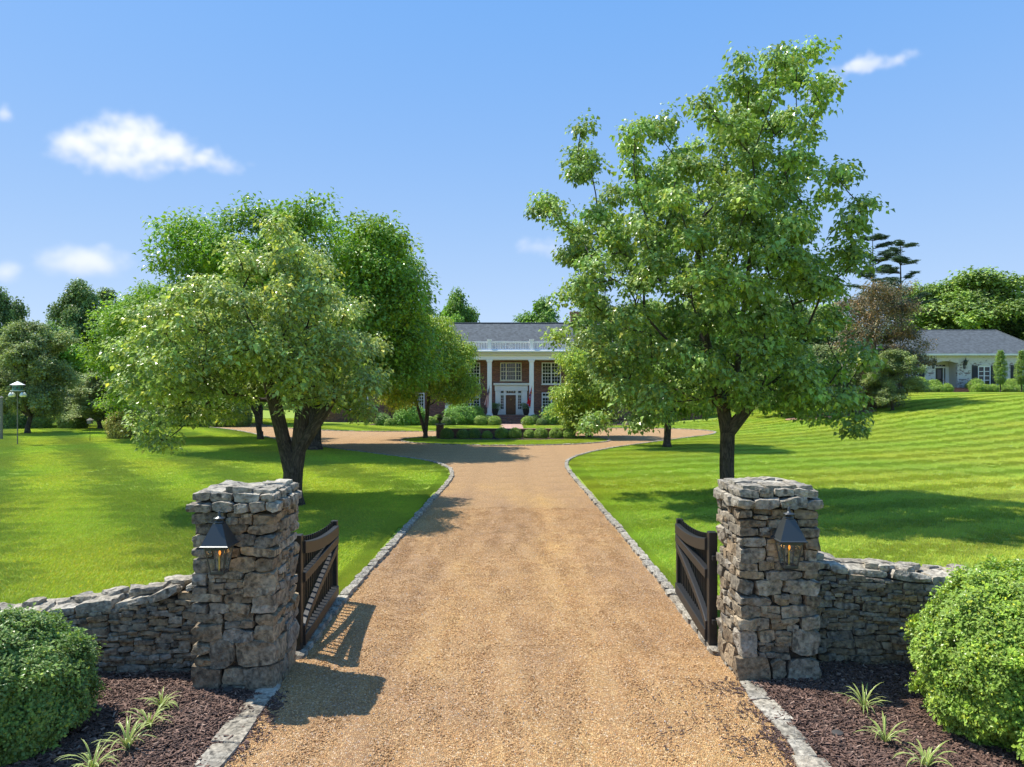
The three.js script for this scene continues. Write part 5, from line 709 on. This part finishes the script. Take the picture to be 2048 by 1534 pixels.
  for (const [c0, c1] of [[1297, 1388], [775, 866], [1580, 1671]]) { const x0 = wx(c0), x1 = wx(c1), y0 = wy(1208), y1 = wy(1068); const W = windowUnit(H, x0, x1, y0, y1, 0.002, { mull: [0.5], per: 1, rows: 4, sash: false, bar: 0.035 }); const s = new THREE.Shape(); s.moveTo(x0, y1); s.lineTo(x1, y1); s.quadraticCurveTo((x0 + x1) / 2, y1 + 0.45, x0, y1); mesh('arched_head', boxUV(new THREE.ExtrudeGeometry(s, { depth: 0.09, bevelEnabled: false, curveSegments: 12 }).translate(0, 0, 0.003)), M.cream, W);
    for (const sd of [0, 1]) { const sa = sd ? x1 + 0.02 : x0 - 0.64, sb = sd ? x1 + 0.64 : x0 - 0.02, sh = new THREE.Shape(); sh.moveTo(sa, y0); sh.lineTo(sb, y0); sh.lineTo(sb, y1 + (sd ? 0.16 : 0.02)); sh.lineTo(sa, y1 + (sd ? 0.02 : 0.16)); sh.closePath(); const S = mesh('shutter', boxUV(new THREE.ExtrudeGeometry(sh, { depth: 0.05, bevelEnabled: false }).translate(0, 0, 0.003)), M.darkDoor, H); const lv = []; for (let y = y0 + 0.15; y < y1 - 0.1; y += 0.1) { const g = bx(-(sb - sa) / 2 + 0.08, (sb - sa) / 2 - 0.08, -0.035, 0.035, -0.006, 0.006); g.rotateX(-0.6); g.translate((sa + sb) / 2, y, 0.07); lv.push(g); } mesh('louvre_set', merge(lv), M.darkDoor, S); } }
  // porch, brick steps and handrails
  mesh('porch', bx(oa - 0.6, ob + 0.6, gr - 1, fl, 0.002, 1.4), M.brick, H); mesh('porch_floor', bx(oa, ob, gr - 1, fl - 0.005, -1.6, 0), M.paver, H); for (let k = 0; k < 3; k++) mesh('step', cb(oa - 0.1, ob + 0.1, gr - 1, fl - 0.15 * (k + 1), 1.402 + 0.34 * k, 1.398 + 0.34 * (k + 1)), M.brick, H);
  for (const x of [oa - 0.05, ob + 0.05]) { const r = [tube(V(x, fl + 0.9, 0.2), V(x, fl + 0.9, 1.4), 0.025, 0.025), tube(V(x, fl + 0.9, 1.4), V(x, fl + 0.35, 2.4), 0.025, 0.025), tube(V(x, gr, 2.4), V(x, fl + 0.36, 2.4), 0.022, 0.022)]; for (let z = 0.25; z < 1.45; z += 0.14) r.push(tube(V(x, fl, z), V(x, fl + 0.9, z), 0.009, 0.009, 4)); mesh('handrail', merge(r), M.black, H); }
  for (const [zx, l] of [[970, 'scrolled black wall lantern left of the white house door'], [1197, 'scrolled black wall lantern right of the white house door']]) { const T = thing('wall_lantern', l, 'lantern', [wx(zx), wy(1052), -D + 0.32], 'wall lanterns at the white house door'); mesh('cage', new THREE.CylinderGeometry(0.2, 0.12, 0.42, 6).translate(0, 0.06, 0), M.lanternMetal, T); mesh('roof', new THREE.ConeGeometry(0.26, 0.3, 6).translate(0, 0.425, 0), M.lanternMetal, T); mesh('finial', new THREE.SphereGeometry(0.05, 8, 6).translate(0, 0.6, 0), M.lanternMetal, T); const sc = new THREE.CatmullRomCurve3([V(0, -0.16, 0), V(0, -0.42, -0.05), V(0, -0.5, -0.2), V(0, -0.34, -0.31)]); mesh('scroll_bracket', new THREE.TubeGeometry(sc, 14, 0.035, 6), M.lanternMetal, T); mesh('back_plate', bx(-0.08, 0.08, -0.5, 0.1, -0.318, -0.29), M.lanternMetal, T); }
  structure('white_house_bed', flat([[38, 74.2], [45.2, 74.2], [45.6, 77.9], [38, 77.9]], 0.12), M.mulch, 'mulch bed left of the white house steps'); structure('white_house_bed_right', flat([[49.6, 74.2], [60, 74.2], [60, 77.9], [49.6, 77.9]], 0.12), M.mulch, 'mulch bed right of the white house steps');
  const put = [[840, 1275, 62, 48, 75, 'first'], [900, 1275, 64, 50, 75, 'second'], [965, 1275, 66, 50, 75, 'third'], [1025, 1275, 62, 48, 75, 'fourth'], [1075, 1273, 58, 60, 75, 'fifth'], [1297, 1270, 74, 66, 75, 'sixth'], [1350, 1268, 62, 54, 75, 'seventh'], [1405, 1268, 66, 56, 75, 'eighth'], [1475, 1262, 56, 50, 75.6, 'ninth'], [1525, 1262, 60, 50, 75.4, 'tenth'], [1585, 1260, 56, 46, 75.4, 'eleventh']];
  for (const [zx, zy, w, h, d, ord] of put) { const bpos = onGround(1600 + zx / 3.652, d), r = w / 3.652 / 2 * d / F; shrub('clipped_shrub', `${ord} low clipped bright shrub from the left along the white house`, 'bush', bpos, r, h / 3.652 * d / F / 1.7, r, M.boxBright, SP.leafy, 260, { group: 'low clipped shrubs along the white house', scale: 0.75, lump: 0.06, sink: 0.7 }); }
  for (const [zx, w, h, l] of [[975, 100, 90, 'tall rounded shrub left of the white house steps'], [1282, 105, 96, 'tall rounded shrub right of the white house steps'], [1550, 125, 96, 'wide clipped shrub right of the white house window'], [870, 120, 110, 'tall loose shrub at the left end of the white house']]) { const d = 76.6, r = w / 3.652 / 2 * d / F; shrub('clipped_shrub', l, 'bush', onGround(1600 + zx / 3.652, d), r, h / 3.652 * d / F / 1.7, Math.min(r, 1.0), M.boxBright, SP.leafy, 380, { group: 'tall shrubs along the white house', scale: 0.8, lump: 0.07, sink: 0.7 }); }
  for (const [px, d, l] of [[2001, 71, 'narrow columnar tree in front of the white house shutters'], [2043, 71, 'narrow columnar tree at the right edge of the view']]) { const bpos = onGround(px, d), T = thing('columnar_tree', l, 'tree', [bpos.x, bpos.y, bpos.z], 'columnar trees on the upper lawn'); mesh('trunk', merge([tube(V(0, -0.05, 0), V(0, 1.2, 0), 0.06, 0.05, 8), tube(V(0, 1.2, 0), V(0, 3.9, 0), 0.05, 0.01, 6)]), M.bark, T); const m = [], c = []; for (let i = 0; i < 420; i++) { const y = rnd(), rr = 0.5 * Math.sin(Math.PI * Math.pow(0.06 + 0.9 * y, 0.75)) + 0.03, a_ = rnd() * 6.283, q = Math.pow(rnd(), 0.4) * rr; m.push(new THREE.Matrix4().compose(V(q * Math.cos(a_), 0.85 + y * 3.3, q * Math.sin(a_)), qRand(rnd), V(0.7, 0.7, 0.7))); const t = R(0.75, 1.2); c.push(lin(t, t, t)); } inst('crown', SP.leafy[1], M.leafE, m, c, T); }
}
structure('mulch_patch', flat(Array.from({ length: 30 }, (_, i) => { const t = i / 30 * 6.283; return [25.8 + 3.6 * Math.cos(t), 57.5 + 2.2 * Math.sin(t)]; }), 0.06), std({ map: mulchMap, color: lin(3.4, 3.6, 3.2), roughness: 1 }), 'pale brown mulch patch under the trees right of the tall maple');

// ------------------------------------------------------------------ left lawn things
{
  const [x, d] = groundPx(35, 890), y = G(x, d), T = thing('birdhouse_pole', 'white-roofed green birdhouse with hanging gourds on a thin pole', 'birdhouse', [x, y, -d]);
  mesh('pole', tube(V(0, -0.1, 0), V(0, 2.95, 0), 0.028, 0.025, 8), M.greyWood, T); const green = std({ color: lin(0.08, 0.2, 0.17), roughness: 0.6 });
  const b = mesh('house_box', new THREE.CylinderGeometry(0.24, 0.24, 0.3, 6).translate(0, 3.1, 0), green, T); for (let k = 0; k < 6; k++) { const a = k * Math.PI / 3 + Math.PI / 6; mesh('entrance_hole', new THREE.CylinderGeometry(0.05, 0.05, 0.01, 12).rotateX(Math.PI / 2).translate(0, 3.1, 0.212).rotateY(a), M.pot, b); }
  mesh('roof', new THREE.ConeGeometry(0.36, 0.2, 6).translate(0, 3.35, 0), M.white, T); mesh('floor_tray', new THREE.CylinderGeometry(0.33, 0.33, 0.03, 6).translate(0, 2.935, 0), M.white, T);
  for (let k = 0; k < 4; k++) { const a = k * Math.PI / 2 + 0.4, p = V(0.36 * Math.cos(a), 2.72, 0.36 * Math.sin(a)); mesh('gourd_arm', tube(V(0, 2.88, 0), V(p.x, 2.86, p.z), 0.012, 0.012, 5), M.greyWood, T); mesh('gourd', new THREE.LatheGeometry([[0, -0.13], [0.09, -0.1], [0.12, -0.02], [0.08, 0.06], [0.03, 0.12], [0, 0.14]].map(([r, h]) => new THREE.Vector2(r, h)), 12).translate(p.x, p.y, p.z), M.white, T); }
}
{ const b = onGround(3, 43), T = thing('grey_post', 'plain weathered grey post at the left edge of the lawn', 'post', [b.x, b.y, b.z]); mesh('shaft', cb(-0.06, 0.06, -0.2, 2.55, -0.06, 0.06, 0.01), M.greyWood, T); mesh('post_cap', new THREE.ConeGeometry(0.11, 0.1, 4).rotateY(Math.PI / 4).translate(0, 2.6, 0), M.greyWood, T); }
{ const b = onGround(180, 41), T = thing('bird_feeder', 'small bird feeder on a thin stake in the left lawn', 'bird feeder', [b.x, b.y, b.z]); mesh('stake', tube(V(0, -0.1, 0), V(0, 1.05, 0), 0.014, 0.012, 6), M.black, T); mesh('seed_box', cb(-0.11, 0.11, 1.05, 1.25, -0.11, 0.11), M.greyWood, T); mesh('roof', new THREE.ConeGeometry(0.2, 0.14, 4).rotateY(Math.PI / 4).translate(0, 1.32, 0), M.greyWood, T); }
{ const [, d] = [0, 44]; shrub('golden_shrub', 'loose yellow-green shrub standing on the left lawn', 'bush', onGround(246, d), 0.82, 0.95, 0.8, M.goldShrub, SP.leafy, 420, { scale: 0.9, lump: 0.25, sink: 0.7, shell: 0.5 }); }
for (const [px, w, l] of [[82, 30, 'low dark clipped hedge near the left tree trunk'], [146, 54, 'long low dark hedge left of the bird feeder'], [30, 40, 'low dark hedge behind the birdhouse pole'], [330, 90, 'dark shrub in deep shade behind the golden shrub'], [420, 90, 'dark shrub under the spreading bright tree'], [470, 60, 'dark shrub beside the far bend of the drive']]) { const d = px > 300 ? 60 : 57, r = w / 2 * d / F; shrub('dark_hedge', l, 'hedge', onGround(px, d), r, px > 300 ? 1.2 : 0.75, px > 300 ? 1.3 : 0.6, M.leafF, SP.leafy, 500, { group: 'dark hedges along the left treeline', lump: 0.08, sink: 0.7, scale: 0.9 }); }

// ------------------------------------------------------------------ grass: real blades in patches, leaning with the mower's stripes, whose light and dark is also tinted in
{
  const patch = (seed, n, size, h, w, lean) => { const r = mulberry(seed), p = [], c = []; for (let i = 0; i < n; i++) { const x = (r() - 0.5) * size, z = (r() - 0.5) * size, a = r() * 6.283, hh = h * (0.6 + 0.7 * r()), ww = w * (0.7 + 0.6 * r()), dx = Math.cos(a) * ww, dz = Math.sin(a) * ww, lx = hh * (lean * 0.75 + (r() - 0.5) * 0.9), lz = hh * (r() - 0.5) * 0.9, k = 0.7 + 0.6 * r(), t = r() < 0.08 ? [1.7 * k, 1.1 * k, 1.4 * k] : [k, k, k]; p.push(x - dx, -0.005, z - dz, x + dx, -0.005, z + dz, x + lx * 0.45 + dx * 0.6, hh * 0.6, z + lz * 0.45 + dz * 0.6, x - dx, -0.005, z - dz, x + lx * 0.45 + dx * 0.6, hh * 0.6, z + lz * 0.45 + dz * 0.6, x + lx, hh, z + lz); for (let q = 0; q < 6; q++) c.push(...t); } const g = new THREE.BufferGeometry(); g.setAttribute('position', new THREE.Float32BufferAttribute(p, 3)); g.setAttribute('color', new THREE.Float32BufferAttribute(c, 3)); g.computeVertexNormals(); return g; };
  const near = [[1, 1], [2, 1], [3, -1], [4, -1]].map(([s, l]) => patch(700 + s, 1300, 0.56, 0.042, 0.003, l)), mid = [[1, 1], [3, -1]].map(([s, l]) => patch(720 + s, 700, 0.56, 0.044, 0.0045, l)), farG = [[1, 1], [3, -1]].map(([s, l]) => patch(740 + s, 420, 0.7, 0.046, 0.0075, l));
  const beds = (x, d) => (d < 7.6 && Math.abs(x) < 9) || (Math.hypot((x - 25.8) / 3.6, (d - 57.5) / 2.2) < 1) || (d > 61.8 && Math.abs(x) < 13) || (d > 66 && Math.abs(x) < 20) || (d > 54.4 && d < 66 && x > hx(975, 62) && x < hx(1175, 62)) || (Math.hypot((x + 0.2) / 5.0, (d - 44) / 1.7) < 1 && d > 42.2) || (Math.abs(d - 45) < 0.5 && x > -4.8 && x < 4.1) || (d > 74 && x > 38);
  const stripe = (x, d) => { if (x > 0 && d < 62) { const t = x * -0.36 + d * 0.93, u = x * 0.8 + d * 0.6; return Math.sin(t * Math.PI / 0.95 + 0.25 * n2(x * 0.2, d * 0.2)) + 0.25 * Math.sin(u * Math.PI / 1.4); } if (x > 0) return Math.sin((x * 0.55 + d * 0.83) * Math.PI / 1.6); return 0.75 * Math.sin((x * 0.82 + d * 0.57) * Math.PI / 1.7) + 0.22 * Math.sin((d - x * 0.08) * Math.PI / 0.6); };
  const out = { near: near.map(() => [[], []]), mid: mid.map(() => [[], []]), far: farG.map(() => [[], []]) };
  const add = (bin, sets, x, d, s, size) => { const st = stripe(x, d), pos = st + R(-0.6, 0.6) > 0, n = sets / 2, k = pos ? Math.floor(rnd() * n) : n + Math.floor(rnd() * n), t = (1 + 0.11 * clamp(st * 1.6, -1, 1)) * R(0.95, 1.05) * (1 + 0.05 * n2(x * 0.15, d * 0.15) + 0.05 * n2(x * 0.9, d * 0.9)), y = 0.5 + 0.5 * n2(x * 0.1 + 40, d * 0.12); const e = (rise(x + 0.1, d) - rise(x, d)) / 0.1; if (s === 1 && d > 20) { x += R(-0.16, 0.16); d += R(-0.16, 0.16); } bin[k][0].push(new THREE.Matrix4().compose(V(x, G(x, d) + 0.002, -d), new THREE.Quaternion().setFromEuler(new THREE.Euler(0, x > 0 ? 0.9 : -0.35, Math.atan(e))), V(s * (rnd() < 0.5 ? 1 : 1), R(0.9, 1.1), s * (rnd() < 0.5 ? -1 : 1)))); bin[k][1].push(lin(t * (0.92 + 0.3 * y), t, t * 0.9)); };  // t paints the stripes' light and dark into the blade colour, on top of lean
  const visible = (x, d) => Math.abs(x) < 0.76 * d + 1.5;
  const ok = (x, d, m) => !inDrive(x, d) && !beds(x, d) && (m === 0 || (!inDrive(x - m, d) && !inDrive(x + m, d) && !inDrive(x, d - m) && !inDrive(x, d + m)));
  const fillG = (d0, d1, step, bin, sets) => { for (let d = d0; d < d1; d += step) for (let x = -0.78 * d1; x < 0.78 * d1; x += step) { if (!visible(x, d)) continue; const cx = x + step / 2, cd = d + step / 2; if (ok(cx, cd, step * 0.75)) add(bin, sets, cx, cd, 1, step); else for (const [a, b] of [[0.125, 0.125], [0.375, 0.125], [0.625, 0.125], [0.875, 0.125], [0.125, 0.375], [0.375, 0.375], [0.625, 0.375], [0.875, 0.375], [0.125, 0.625], [0.375, 0.625], [0.625, 0.625], [0.875, 0.625], [0.125, 0.875], [0.375, 0.875], [0.625, 0.875], [0.875, 0.875]]) { const q = x + a * step, r = d + b * step; if (ok(q, r, step * 0.125 + 0.09)) add(bin, sets, q, r, 0.27, step); } } };
  fillG(7.5, 20, 0.5, out.near, 4); fillG(20, 46, 0.5, out.mid, 2); fillG(46, 80, 0.5, out.far, 2);
  near.forEach((g, k) => tag(inst('lawn_grass', g, M.grass, ...out.near[k]), 'short mown grass blades of the near lawns', 'grass', 'mown grass')); mid.forEach((g, k) => tag(inst('lawn_grass', g, M.grass, ...out.mid[k]), 'short mown grass blades around the drive bends', 'grass', 'mown grass')); farG.forEach((g, k) => tag(inst('lawn_grass', g, M.grass, ...out.far[k]), 'short mown grass of the far lawns', 'grass', 'mown grass'));
}
renderer.render(scene, camera);
